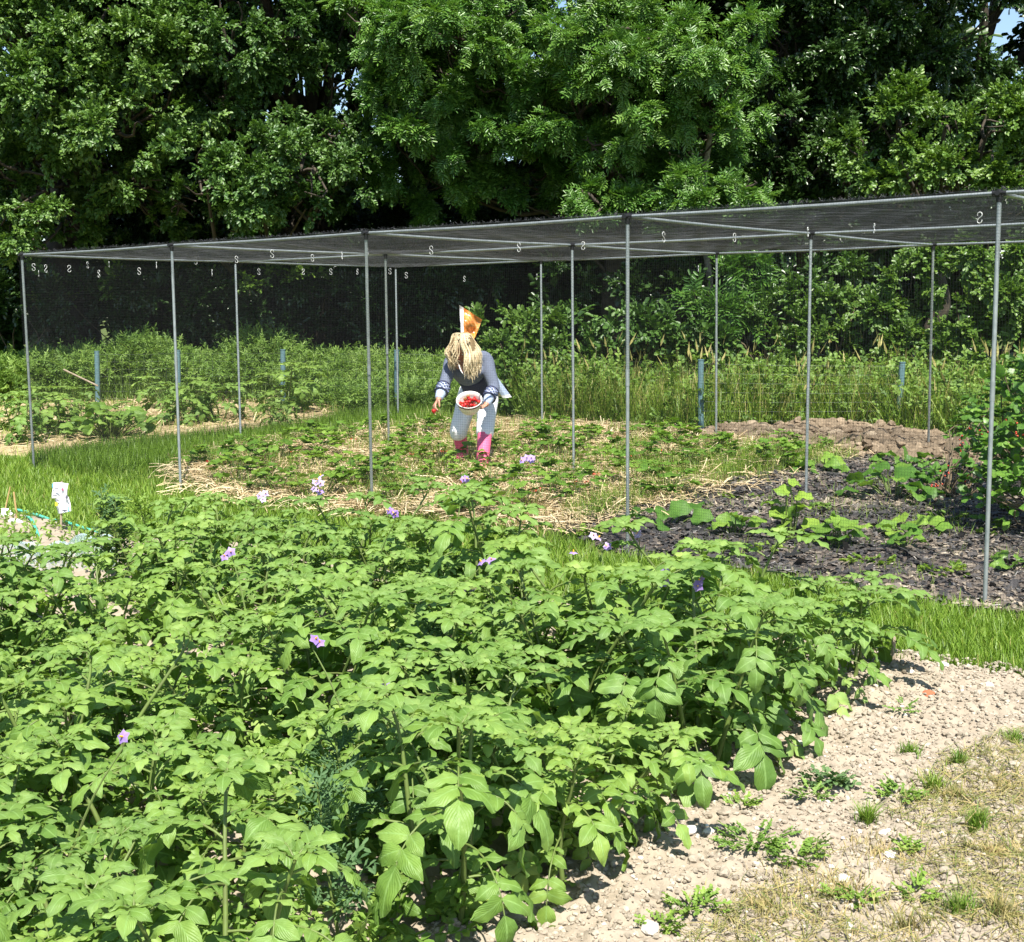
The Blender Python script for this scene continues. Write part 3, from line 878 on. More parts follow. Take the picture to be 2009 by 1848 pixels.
def blades(mb, q, zf, h0, h1, wd, bend=1.0, tm=.45, ts=.2, mat=0, hvar=None):
    n = len(q)
    h = h0 + (h1 - h0) * rng.random(n) ** 1.3
    if hvar is not None: h = h * hvar(q[:, 0], q[:, 1])
    for k in range(4):
        s = np.arange(k, n, 4)
        b = bend * (.3 + .35 * k)
        tv = BT * np.array([1, b, 1 - .12 * b])
        a = rng.random(len(s)) * 2 * PI
        c, sn = np.cos(a), np.sin(a)
        R = np.zeros((len(s), 3, 3)); R[:, 0, 0] = c; R[:, 1, 0] = sn; R[:, 0, 1] = -sn; R[:, 1, 1] = c; R[:, 2, 2] = 1
        R[:, :, 0] *= (wd / h[s])[:, None] * (.7 + .6 * rng.random(len(s)))[:, None]
        tl = rng.normal(size=(len(s), 2)) * .22
        R[:, 0, 2] = tl[:, 0]; R[:, 1, 2] = tl[:, 1]
        pos = np.stack([q[s, 0], q[s, 1], zf(q[s, 0], q[s, 1]) - .005], -1)
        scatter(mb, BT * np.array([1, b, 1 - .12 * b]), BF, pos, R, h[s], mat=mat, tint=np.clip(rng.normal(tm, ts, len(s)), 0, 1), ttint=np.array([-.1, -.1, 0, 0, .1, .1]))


# mown path in front of the cage, taller darker-tinted strip beside it, lawn on the left
L_right = Gxy([(1150, 1105), (1250, 1105), (1500, 1140), (1950, 1215), (2120, 1240), (2120, 1345), (2009, 1335), (1740, 1292)]) + [(.3, 6.9)]
L_left = Gxy([(-80, 900), (80, 905), (380, 930), (420, 975), (560, 985), (720, 1018), (1000, 1040), (1150, 1075), (1150, 1110)]) + [(.3, 6.9), (-2.35, 8.95)] + Gxy([(190, 1045), (70, 1010), (-80, 1000)])
L_darkstrip = Gxy([(50, 905), (300, 872), (560, 850), (680, 822), (850, 800), (870, 838), (760, 855), (470, 893), (385, 930), (150, 935)])
mb = MB()
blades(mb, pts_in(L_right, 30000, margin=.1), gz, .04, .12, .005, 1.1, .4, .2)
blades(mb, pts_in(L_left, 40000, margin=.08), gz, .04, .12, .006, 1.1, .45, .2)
blades(mb, pts_in(L_darkstrip, 34000, margin=.05), gz, .08, .2, .007, .8, .3, .13)
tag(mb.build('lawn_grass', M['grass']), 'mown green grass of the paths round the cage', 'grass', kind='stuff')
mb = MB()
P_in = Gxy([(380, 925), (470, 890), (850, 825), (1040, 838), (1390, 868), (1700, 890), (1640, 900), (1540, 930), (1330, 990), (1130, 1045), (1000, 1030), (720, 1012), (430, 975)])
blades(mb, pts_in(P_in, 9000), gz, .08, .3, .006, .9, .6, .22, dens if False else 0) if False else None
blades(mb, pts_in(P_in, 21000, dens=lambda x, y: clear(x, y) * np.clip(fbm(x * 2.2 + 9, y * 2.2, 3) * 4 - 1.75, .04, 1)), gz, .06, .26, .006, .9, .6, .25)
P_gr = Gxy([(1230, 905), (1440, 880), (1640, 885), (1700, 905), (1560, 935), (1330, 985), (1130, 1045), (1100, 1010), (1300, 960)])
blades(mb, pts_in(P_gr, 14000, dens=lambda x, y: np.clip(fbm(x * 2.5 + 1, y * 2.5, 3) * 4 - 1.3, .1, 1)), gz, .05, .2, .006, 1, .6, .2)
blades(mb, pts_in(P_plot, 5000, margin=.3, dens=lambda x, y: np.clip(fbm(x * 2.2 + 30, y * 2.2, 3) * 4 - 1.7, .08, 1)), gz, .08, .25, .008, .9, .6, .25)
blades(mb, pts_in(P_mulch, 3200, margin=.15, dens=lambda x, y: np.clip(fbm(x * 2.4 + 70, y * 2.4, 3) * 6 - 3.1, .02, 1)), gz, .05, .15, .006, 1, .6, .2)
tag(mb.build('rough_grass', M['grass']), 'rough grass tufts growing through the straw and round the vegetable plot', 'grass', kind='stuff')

# long grass along the fence on the right
P_long = Gxy([(1000, 815), (1060, 838), (1400, 848), (1700, 842), (1960, 876), (2120, 880)]) + [(6.6, 14.6), (6.4, 16.3), (.2, 17.2), (-.6, 16.6)]
mb = MB()
hv = lambda x, y: .7 + .6 * fbm(x * 1.1, y * 1.1, 2)
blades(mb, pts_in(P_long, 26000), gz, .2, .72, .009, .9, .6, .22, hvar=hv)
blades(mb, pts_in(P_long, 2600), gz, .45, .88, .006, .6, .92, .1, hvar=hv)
# seed heads on the tallest stalks
q = pts_in(P_long, 260)
sv = np.array([[0, 0, 0], [-.01, .0, .04], [0, .004, .13], [.01, 0, .04]]) * 1.3
pos = np.stack([q[:, 0], q[:, 1], gz(q[:, 0], q[:, 1]) + .4 + .5 * rng.random(len(q))], -1)
a = rand_unit(len(q)) * .5 + np.array([0, 0, 1.0])
R = frames(np.cross(a, rand_unit(len(q))), rand_unit(len(q))); R[:, :, 2] = unit(a)
scatter(mb, sv, np.array([[0, 1, 2, 3]]), pos, R, 1.0, tint=np.full(len(q), .98))
n = 5200; q = pts_in(P_long, n, dens=lambda x, y: np.clip(fbm(x * 1.3 + 60, y * 1.3, 3) * 4 - 1.3, .06, 1))
pos = np.stack([q[:, 0], q[:, 1], gz(q[:, 0], q[:, 1]) + .05 + .6 * rng.random(n) ** 1.4 * hv(q[:, 0], q[:, 1])], -1)
for k, (tv, tf, tn_) in enumerate(TW['bramble']):
    s_ = np.arange(k, n, 4)
    scatter(mb, tv, tf, pos[s_], frames(rand_unit(len(s_)) + np.array([0, -.2, .4]), np.array([0, -.3, 1.0]) + .6 * rand_unit(len(s_))), .45 + .35 * rng.random(len(s_)), mat=1, tint=np.clip(rng.normal(.4, .2, len(s_)), 0, 1), ttint=tn_)
tag(mb.build('long_grass', [M['grass'], M['weed']]), 'tall seeding grass standing along the wire fence on the right', 'grass', kind='stuff')

# mound of tall weeds behind the fence on the left
mb = MB()


def mound_top(x, y):
    u = 1004 + F * x / y
    prof = np.interp(u, [-200, 0, 120, 200, 280, 345, 400, 440, 500, 560, 620, 700, 780, 900, 1000, 1060], [704, 702, 696, 688, 662, 674, 708, 690, 652, 664, 702, 700, 712, 718, 720, 732])
    zt = CH - (prof - 612) / F * 18.9
    e = np.clip((y - 17.2) / 1.2, .3, 1) * np.clip((20.6 - y) / .8, .3, 1)
    return np.maximum((zt - gz(x, y)) * e, .2)


P_mound = [(-8.6, 18.1), (-6.5, 18.15), (-5.0, 18.1), (-3.4, 17.75), (-1.8, 16.5), (-.6, 16.3), (.4, 16.6), (.4, 18.5), (-1.5, 20.5), (-8.8, 20.5)]
n = 15000
q = pts_in(P_mound, n)
h = mound_top(q[:, 0], q[:, 1]) * (1 - .6 * rng.random(n) ** 2.0) + .05 * rng.normal(size=n)
pos = np.stack([q[:, 0], q[:, 1], gz(q[:, 0], q[:, 1]) + np.maximum(h, .03)], -1)
wt = [twig(13, .15, .05, .012, 1.3, seed=90 + k, fold=.1) for k in range(3)]
dr = rand_unit(n) + np.array([0, -.2, .55]); nr = np.array([0, -.3, 1.0]) + .7 * rand_unit(n)
R = frames(dr, nr); vv = rng.integers(0, 3, n)
tt = np.clip(rng.normal(.55, .15, n) + (fbm(q[:, 0] * 1.5, q[:, 1] * 1.5, 3) - .5) * .6, 0, 1)
for k, (tv, tf, tn) in enumerate(wt):
    m = vv == k
    scatter(mb, tv, tf, pos[m], R[m], (.7 + .7 * rng.random(m.sum())), tint=tt[m], ttint=tn)
blades(mb, pts_in(P_mound, 14000), gz, .35, .62, .008, .8, .55, .2, hvar=lambda x, y: mound_top(x, y) * 1.35)
tag(mb.build('tall_weeds', M['weed']), 'mound of tall pale green weeds tangled over the fence on the left', 'weeds', kind='stuff')

# low weeds between the potato plants
mb = MB()
P_pot = [(-4.7, 6.0), (-2.05, 6.15), (-2.0, 6.7), (-2.25, 8.15), (.1, 6.45), (1.52, 5.35)] + Gxy([(1640, 1365), (1490, 1450), (1190, 1630), (1110, 1745), (890, 1850)]) + [(-.6, 2.7), (-.75, 1.9), (-2.6, 1.9)]
n = 5200
q = pts_in(P_pot, n, dens=lambda x, y: np.clip(fbm(x * 2.5 + 40, y * 2.5, 3) * 4 - 1.4, .05, 1))
ut = [twig(10, .09, .028, .018, 1.3, seed=110 + k) for k in range(3)]
dr = rand_unit(n) * np.array([1, 1, .4]) + np.array([0, 0, .3]); nr = np.array([0, -.2, 1.0]) + .5 * rand_unit(n)
R = frames(dr, nr); vv = rng.integers(0, 3, n)
pos = np.stack([q[:, 0], q[:, 1], soil_z(q[:, 0], q[:, 1]) + .01 + .1 * rng.random(n) ** 2], -1)
for k, (tv, tf, tn) in enumerate(ut):
    m = vv == k
    scatter(mb, tv, tf, pos[m], R[m], (.7 + .8 * rng.random(m.sum())), tint=np.clip(rng.normal(.6, .15, m.sum()), 0, 1), ttint=tn)
tag(mb.build('ground_weeds', M['weed']), 'small leaved weeds carpeting the soil under the potato plants', 'weeds', kind='stuff')


# ------------------------------------------------------------------ potato plants
def big_leaf(L, W, rows=6, droop=.9, crease=.16, cup=.25, wav=.12, seed=0, tipw=.03, cols=4, shape=(.76, .66)):
    """leaflet arching along +x, cols quads wide, returned with uv"""
    r = np.random.default_rng(seed)
    t = np.linspace(0, 1, rows + 1)
    ang = .25 - droop * t ** 1.2
    dx = np.cos(ang); dz = np.sin(ang)
    x = np.concatenate([[0], np.cumsum((dx[:-1] + dx[1:]) / 2)]) / rows * L
    z = np.concatenate([[0], np.cumsum((dz[:-1] + dz[1:]) / 2)]) / rows * L
    wd = np.maximum(np.sin(PI * np.clip(t, 0, 1) ** shape[0]) ** shape[1] * W * .5, tipw * W)
    wd[0] = .08 * W
    s = np.linspace(-1, 1, cols + 1)
    V, U = [], []
    ph = r.random() * 6
    for i in range(rows + 1):
        for c in s:
            w = wd[i]
            up_ = crease * abs(c) * w * 2 - cup * c * c * w * 1.6 + wav * W * math.sin(t[i] * 11 + ph + 2 * c) * abs(c)
            nx, nz = -math.sin(ang[i]), math.cos(ang[i])
            V.append([x[i] + nx * up_ - .12 * abs(c) * w * (t[i] > 0), c * w, z[i] + nz * up_]); U.append([c * .5 + .5, t[i]])
    k = cols + 1
    Fc = [[i * k + j, i * k + j + 1, (i + 1) * k + j + 1, (i + 1) * k + j] for i in range(rows) for j in range(cols)]
    return np.array(V), np.array(Fc), np.array(U)


def compound(mb, base, d0, L, size, pairs, r, droop=1.0, tint=.5):
    """potato leaf: drooping rachis, a terminal leaflet and side pairs"""
    d0 = unit(d0); hz = unit(np.array([d0[0], d0[1], 0.0]) + 1e-6); el = math.asin(np.clip(d0[2], -1, 1))
    n = 8; t = np.linspace(0, 1, n)
    e = el - droop * t ** 1.3
    st = np.stack([np.cos(e)[:, None] * hz + np.array([0, 0, 1]) * np.sin(e)[:, None]], 0)[0]
    P = base + np.concatenate([[np.zeros(3)], np.cumsum((st[:-1] + st[1:]) / 2, 0)]) * L / (n - 1)
    tube(mb, P, np.linspace(.0035, .0018, n) * (.7 + size * 4), 4, 1, .5, False)
    side = np.cross(np.array([0, 0, 1.0]), hz)

    def leaf(p, d, nrm, s, dr):
        v, f, uv = big_leaf(s, s * r.uniform(.5, .6), 6, dr, seed=r.integers(1e6), cols=4)
        mb.add(place(v, p, d, nrm), f, 0, np.clip(tint + r.normal() * .12, 0, .96), uv)
    up_at = lambda i: unit(np.cross(st[i], side)) * (1 if np.cross(st[i], side)[2] > 0 else -1)
    leaf(P[-1], st[-1] + np.array([0, 0, .15]), up_at(-1) + r.normal(size=3) * .15, size * 1.15, r.uniform(.7, 1.5))
    for k in range(pairs):
        tk = .9 - .62 * k / max(pairs - 1, 1)
        i = int(round(tk * (n - 1)))
        for sg in (1, -1):
            a = r.uniform(.85, 1.25)
            d = st[i] * math.cos(a) + side * sg * math.sin(a) + np.array([0, 0, .1])
            leaf(P[i], d, up_at(i) + side * sg * .2 + r.normal(size=3) * .2, size * (1 - .17 * k) * r.uniform(.85, 1.1), r.uniform(.6, 1.5))


def potato_meshes(seed, height=.5, nst=4, lean=.35, size=.1):
    r = np.random.default_rng(seed)
    fol = MB(); stems = []; tops = []
    a0 = r.random() * 6.28
    for k in range(nst):
        a = a0 + k * 2 * PI / nst + r.normal() * .3
        h = height * r.uniform(.78, 1.12)
        ln = lean * r.uniform(.4, 1.3)
        b = np.array([math.cos(a), math.sin(a), 0]) * .05
        out = np.array([math.cos(a), math.sin(a), 0])
        n = 9; t = np.linspace(0, 1, n)[:, None]
        P = b + out * (ln * h * (t * .9 + .25 * t * t)) + np.array([0, 0, 1]) * h * (t * 1.0 - .08 * t * t)
        P = P + np.array([r.normal() * .012, r.normal() * .012, 0]) * np.sin(t * 5)
        sm = MB(); tube(sm, P, np.linspace(.0085, .004, n), 7, 0); stems.append(sm)
        tops.append(P[-1])
        ga = r.random() * 6.28
        nl = r.integers(7, 10)
        for j in range(nl):
            tj = .2 + .78 * (j + .5) / nl
            p = np.array([np.interp(tj, t[:, 0], P[:, c]) for c in range(3)])
            az = ga + j * 2.4
            e = -.05 + .75 * tj + r.normal() * .15
            d = np.array([math.cos(az) * math.cos(e), math.sin(az) * math.cos(e), math.sin(e)]) + out * .25
            full = math.sin(PI * (.25 + .6 * tj))
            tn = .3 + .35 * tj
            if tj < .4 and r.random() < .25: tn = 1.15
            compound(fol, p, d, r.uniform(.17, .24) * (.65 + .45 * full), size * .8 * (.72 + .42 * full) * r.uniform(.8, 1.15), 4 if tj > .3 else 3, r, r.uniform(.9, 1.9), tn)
        for j in range(4):
            az = ga + j * 1.6 + .5
            compound(fol, P[-1], np.array([math.cos(az) * .6, math.sin(az) * .6, .75]), .08, size * .55, 3, r, 1.1, .68)
    return fol, stems, tops


variants = []
for k in range(9):
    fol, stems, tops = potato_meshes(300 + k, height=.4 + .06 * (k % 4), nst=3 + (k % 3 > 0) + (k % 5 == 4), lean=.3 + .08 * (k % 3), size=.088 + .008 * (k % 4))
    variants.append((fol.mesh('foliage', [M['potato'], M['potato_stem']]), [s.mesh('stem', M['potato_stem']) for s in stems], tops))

# plant positions in rows
cand = []
rowd = unit(np.array([.78, -.62])); rowp = np.array([rowd[1], -rowd[0]]) * -1
pp = np.array(P_pot)
for i in range(-14, 22):
    for j in range(-26, 26):
        p = np.array([-1.0, 5.0]) + rowd * j * .36 + rowp * i * .52 + rng.normal(size=2) * .06
        if inside(P_pot, p[0], p[1]): cand.append(p)
EDGEPX = ((1665, 1340), (1570, 1385), (1480, 1460), (1370, 1520), (1275, 1590), (1170, 1650), (1090, 1735), (1020, 1790), (900, 1810), (1430, 1405))
EL = ['tall drooping potato plant at the far right tip of the bed beside the wooden stake', 'potato plant leaning over the soil, second down from the right tip of the bed', 'potato plant with big hanging leaves above the open soil, third down the right edge',
      'potato plant halfway down the right edge of the bed', 'potato plant shading the soil beside the largest weed mat', 'potato plant with broad single leaves touching the white stones', 'potato plant above the bottom weed clump on the right edge',
      'low potato plant near the bottom of the photo at the bare soil', 'nearest potato plant on the soil edge, cut by the bottom of the photo', 'potato plant just inside the right edge below the largest violet flowers']
EDGE = [(np.array(G(u, v)[:2]), l_) for (u, v), l_ in zip(EDGEPX, EL)]
cand += [e_ for e_, _ in EDGE]
sel = []
for p in cand[::-1]:
    if all(np.hypot(*(p - s)) > .3 for s in sel) and rng.random() < .9 and abs(p[0]) < .5 * p[1] + .5: sel.append(p)
potatoes = []
for k, p in enumerate(sel):
    v = int(rng.integers(0, len(variants)))
    lab = 'leafy potato plant without open flowers within the crowded potato bed'
    grp = 'potato plants in the front bed'
    for e_, l_ in EDGE:
        if np.hypot(*(p - e_)) < 1e-6: lab = l_
    t = thing('potato_plant', lab, 'potato plant', (p[0], p[1], float(soil_z(p[0], p[1])) - .01), rng.random() * 6.28, grp)
    s = rng.uniform(.86, 1.14); t.scale = (s, s, s)
    ob('foliage', variants[v][0], t)
    for sm in variants[v][1]: ob('stem', sm, t)
    potatoes.append((p, t, s))

# flowers
fl = MB()


def flower_mesh(nf, seed, r0=.02, white=.5):
    """truss of five pointed flowers with yellow cones; origin at the middle of the truss"""
    r = np.random.default_rng(seed); mb = MB()
    for k in range(nf):
        c = np.array([r.normal() * .022, r.normal() * .022, .012 * r.normal()]) * (nf > 1)
        ax = unit(np.array([r.normal() * .5, -.6 + r.normal() * .4, .55 + r.normal() * .3]))
        x = unit(np.cross(ax, [0, 0, 1.0])); y = np.cross(ax, x)
        R = r0 * r.uniform(.85, 1.15)
        V = [c]; tn = [white - .25]
        for i in range(10):
            a = i * PI / 5; rr = R if i % 2 == 0 else R * .66
            V.append(c + (x * math.cos(a) + y * math.sin(a)) * rr - ax * (rr * .25)); tn.append(np.clip(white + r.normal() * .12, 0, 1))
        mb.add(V, [[0, 1 + i, 1 + (i + 1) % 10] for i in range(10)], 0, np.array(tn))
        tube(mb, [c, c + ax * .006, c + ax * .011], [.0034, .003, .0012], 6, 1)
        tube(mb, straight(c - ax * .001, np.array([0, 0, -.03]), 3), .0012, 4, 2, .5, False)
    return mb


FLOW = [((620, 942), 7.9, 4, .95, 'two pale flower trusses held highest at the back edge of the bed'), ((632, 960), 7.9, 3, .8, None), ((518, 973), 7.7, 3, 1.0, 'a single white flower truss at the back left of the bed'), ((775, 1010), 7.1, 4, .45, 'a violet flower truss before the third front post'),
        ((908, 942), 7.2, 3, .6, 'a small lilac truss just below the pink boots'), ((1033, 900), 6.9, 6, .7, 'a tall truss of lilac flowers seen against the strawberry bed'), ((1160, 1055), 6.2, 2, 1.0, 'white and lilac flowers at the edge of the mulch'), ((1180, 1070), 6.2, 2, .7, None), ((1255, 1045), 5.9, 2, .85, 'a thin stalk of pale flowers beside the fourth front post'),
        ((1292, 1130), 5.4, 9, .55, 'the largest violet flower cluster of the bed'), ((1375, 1150), 5.3, 2, .5, 'one small violet flower right of the largest cluster'), ((457, 1085), 6.2, 2, .6, 'a faded lilac flower in the left half of the bed'), ((612, 1252), 4.6, 2, .4, 'a drooping violet flower with a yellow centre low in the bed'),
        ((752, 1350), 4.1, 1, .9, 'one single white flower in the middle of the bed'), ((1125, 1083), 6.0, 1, .7, 'one tiny pink flower low before the mulch'), ((945, 1095), 6.0, 2, .6, 'a wilting lilac truss behind the middle of the bed'), ((240, 1445), 3.7, 1, .5, None)]
for (uv, Y, nf, wh, lab) in FLOW:
    kk = (uv[1] - 612) / F; Y = (CH + .304 - (.62 + (.06 if uv[1] < 960 else 0))) / (kk + .0304)
    p = at(*uv, Y)
    dist = [np.hypot(*(q_ - p[:2])) + (0 if 'flower' not in t.get('tagged', '') else (3 if lab else 0)) for q_, t, s in potatoes]
    q_, t, s = potatoes[int(np.argmin(dist))]
    if lab:
        t['label'] = 'potato plant with ' + lab; t['tagged'] = 'flower'
    mw = Matrix.Translation(t.location) @ Matrix.Rotation(t.rotation_euler.z, 4, 'Z') @ Matrix.Scale(s, 4)
    inv = np.array(mw.inverted())
    mb = flower_mesh(nf, int(uv[0]), .022, wh - .22)
    mb.V = [v + p for v in mb.V]
    b = np.array([q_[0], q_[1], p[2] - .33]); top = p + np.array([0, 0, -.03])
    if np.hypot(*(b[:2] - top[:2])) > .22: b[:2] = top[:2] + (b[:2] - top[:2]) * .22 / np.hypot(*(b[:2] - top[:2]))
    b[2] = max(b[2], gz(b[0], b[1]) + .05)
    tube(mb, smooth_path([b, (b + top) / 2 + np.array([0, 0, .03]), top], 7), np.linspace(.004, .0018, 7), 5, 2)
    mb.V = [v @ inv[:3, :3].T + inv[:3, 3] for v in mb.V]
    mb.build('flower_truss', [M['petal'], M['anther'], M['potato_stem']], t, smooth=False)
for _, t, _s in potatoes:
    if 'tagged' in t: del t['tagged']


# ------------------------------------------------------------------ strawberry plants
def trifoliate(mb, p, d, s, r, tint, stalk_from=None, mat=0, smat=1):
    side = unit(np.cross([0, 0, 1.0], d))
    for a in (0, 1.25, -1.25):
        dd = unit(np.array([d[0], d[1], 0]) + 1e-6) * math.cos(a) + side * math.sin(a) + np.array([0, 0, r.uniform(-.1, .35)])
        v, f, uv = big_leaf(s, s * .85, 3, r.uniform(.3, .9), seed=r.integers(1e6), cols=2, shape=(.75, .6), tipw=.2)
        mb.add(place(v, p, dd, np.array([0, 0, 1.0]) + r.normal(size=3) * .25), f, mat, np.clip(tint + r.normal() * .12, 0, 1), uv)
    if stalk_from is not None: tube(mb, smooth_path([stalk_from, (stalk_from + p) / 2 + np.array([0, 0, .02]), p], 4), .002, 3, smat, .5, False)


def strawberry_mesh(seed, nl=16, rad=.17, h=.15):
    r = np.random.default_rng(seed); mb = MB()
    for k in range(nl):
        a = r.random() * 6.28; e = r.uniform(.25, 1.25)
        p = np.array([math.cos(a) * math.cos(e) * rad, math.sin(a) * math.cos(e) * rad, .03 + math.sin(e) * h * r.uniform(.7, 1.1)])
        trifoliate(mb, p, np.array([math.cos(a), math.sin(a), .2]), r.uniform(.045, .07), r, r.uniform(.3, .75), np.zeros(3))
    return mb.mesh('foliage', [M['strawb'], M['potato_stem']])


def berry(mb, c, s, ax=(0, 0, -1), mat=0, calyx=None):
    t = np.linspace(0, 1, 6)
    rr = np.array([.35, .85, 1.0, .85, .5, .08]) * s * .5
    P = np.asarray(c, float) + unit(np.array(ax)) * ((t - .4) * s * 1.15)[:, None]
    tube(mb, P, rr, 8, mat)
    if calyx is not None:
        a = unit(np.array(ax, float))
        for k in range(5):
            o = unit(np.cross(a, [math.cos(k * 1.26), math.sin(k * 1.26), .3]))
            b = P[0]
            mb.add([b, b + o * s * .3 + np.cross(o, a) * s * .1, b + o * s * .55 - a * s * .05, b + o * s * .3 - np.cross(o, a) * s * .1], [[0, 1, 2, 3]], calyx)


SV = [strawberry_mesh(400 + k, 13 + 3 * (k % 3)) for k in range(6)]
spots = []
for i in range(-2, 26):
    for j in range(0, 9):
        p = cg(i * .24, .35 + j * .52) + rng.normal(size=2) * .09
        if inside(P_straw, p[0], p[1]) and fbm(p[0] * .9 + 2, p[1] * .9, 2) > .3: spots.append(p)
wpos = G(932, 915)[:2]
spots = [p for p in spots if np.hypot(*(p - wpos)) > .32]
redp = [G(u, v) for u, v in ((1145, 968), (1330, 945), (1240, 915), (862, 905), (790, 938), (580, 905), (420, 925), (700, 880), (1290, 905), (1175, 955), (1050, 985), (560, 892), (805, 915), (1320, 930), (500, 935), (915, 965))]
for k, p in enumerate(spots):
    t = thing('strawberry_plant', 'low leafy strawberry plant growing through straw inside the fruit cage', 'strawberry plant', (p[0], p[1], float(straw_z(p[0], p[1])) - .02), rng.random() * 6.28, 'strawberry plants in the straw bed')
    s = rng.uniform(.9, 1.5); t.scale = (s, s, s)
    ob('foliage', SV[int(rng.integers(0, 6))], t)
for k, p in enumerate(redp):
    d = [np.hypot(*(q_ - p[:2])) for q_ in spots]
    for j in range(int(rng.integers(2, 5))):
        c = np.array([p[0] + (j - 1) * .045 + rng.normal() * .01, p[1] + rng.normal() * .03, float(straw_z(p[0], p[1])) + .05])
        bm_ = MB(); berry(bm_, np.zeros(3), .034, rand_unit(1)[0] * np.array([1, 1, .3]), 0, 1)
        o = bm_.build('strawberry', [M['berry'], M['strawb']]); o.location = c
        tag(o, 'ripe red strawberry lying on the straw of the bed inside the cage', 'strawberry', 'ripe strawberries on the straw')


# ------------------------------------------------------------------ squash, beans, currants, plot plants
def leafy(name, label, cat, base, nl, rad, h, size, mat, seed, wide=.95, tint=.5, group=None, fruit=None, up=.25, rz=None, shape=(.7, .55)):
    r = np.random.default_rng(seed); mb = MB()
    base = np.asarray(base, float)
    t = thing(name, label, cat, tuple(base), 0, group)
    nl = int(nl * 1.7); size = size * .84
    for k in range(nl):
        a = r.random() * 6.28 if nl < 3 else k * 2.4 + r.normal() * .3
        f_ = math.sqrt((k + .5) / nl)
        p = np.array([math.cos(a) * rad * f_, math.sin(a) * rad * f_, h * (1.05 - .5 * f_ ** 2) * r.uniform(.5, 1.1)])
        d = np.array([math.cos(a), math.sin(a), up])
        s = size * r.uniform(.7, 1.2)
        v, fc, uv = big_leaf(s, s * wide, 5, r.uniform(.5, 1.7), crease=.25, seed=r.integers(1e6), cols=4, shape=shape, wav=.1, tipw=.06)
        mb.add(place(v, p - unit(d) * s * .35, d, np.array([0, -.3, 1]) + r.normal(size=3) * .5), fc, 0, np.clip(tint + r.normal() * .16, 0, 1), uv)
        tube(mb, smooth_path([np.array([p[0] * .15, p[1] * .15, 0]), p * np.array([.6, .6, .75]), p - unit(d) * s * .35], 6), np.linspace(.006, .003, 6), 5, 1, .5, False)
    mb.build('foliage', [M[mat], M['potato_stem']], t)
    if fruit is not None: fruit(t, r)
    return t


def gG(u, v, dz=.0):
    p = G(u, v); return np.array([p[0], p[1], float(gz(p[0], p[1])) + dz])


SQ = 'squash and bean plants on the mulch'
leafy('bean_plant', 'tall yellow green bean seedling, the brightest plant on the dark mulch', 'bean plant', gG(1548, 1068), 9, .13, .36, .15, 'courgette', 1, tint=.95, group=SQ)
leafy('bean_plant', 'drooping lime green bean plant right of the brightest one', 'bean plant', gG(1645, 1085), 6, .11, .24, .17, 'courgette', 2, tint=.8, group=SQ)
leafy('bean_plant', 'small bean plant left of the brightest one on the mulch', 'bean plant', gG(1440, 1062), 6, .14, .2, .14, 'courgette', 3, tint=.7, group=SQ)
leafy('courgette_plant', 'broad courgette plant at the back of the mulch before the low currants', 'courgette plant', gG(1755, 990), 11, .34, .26, .19, 'courgette', 4, tint=.5, group=SQ)
leafy('courgette_plant', 'spreading courgette with a pale stalk beside the fourth front post', 'courgette plant', gG(1310, 1040), 6, .3, .14, .2, 'courgette', 5, tint=.4, group=SQ)
leafy('courgette_plant', 'small pale courgette right of the bean plants', 'courgette plant', gG(1775, 1060), 6, .24, .15, .13, 'courgette', 6, tint=.75, group=SQ)
leafy('bean_plant', 'bean seedling with dark stems near the front edge of the mulch', 'bean plant', gG(1770, 1092), 6, .12, .17, .12, 'courgette', 7, tint=.6, group=SQ)
leafy('courgette_plant', 'courgette in the grass behind the mulch near the fourth middle post', 'courgette plant', gG(1610, 935), 8, .26, .16, .16, 'courgette', 8, tint=.7, group=SQ)
leafy('courgette_plant', 'low courgette against the soil bank at the back of the cage', 'courgette plant', gG(1770, 925), 8, .3, .17, .16, 'courgette', 9, tint=.7, group=SQ)
leafy('weed_plant', 'dark weed at the right edge of the mulch before the corner post', 'weed', gG(1985, 1130), 7, .14, .12, .09, 'strawb', 10, tint=.4)


def currants(sprigs):
    def f(t, r):
        for (x, y, z) in sprigs:
            m = MB()
            for k in range(6):
                c = np.array([x, y, z]) + r.normal(size=3) * np.array([.02, .02, .03])
                berry(m, c, .013, (0, 0, -1), 0)
            m.build('berry_cluster', M['currantberry'], t)
    return f


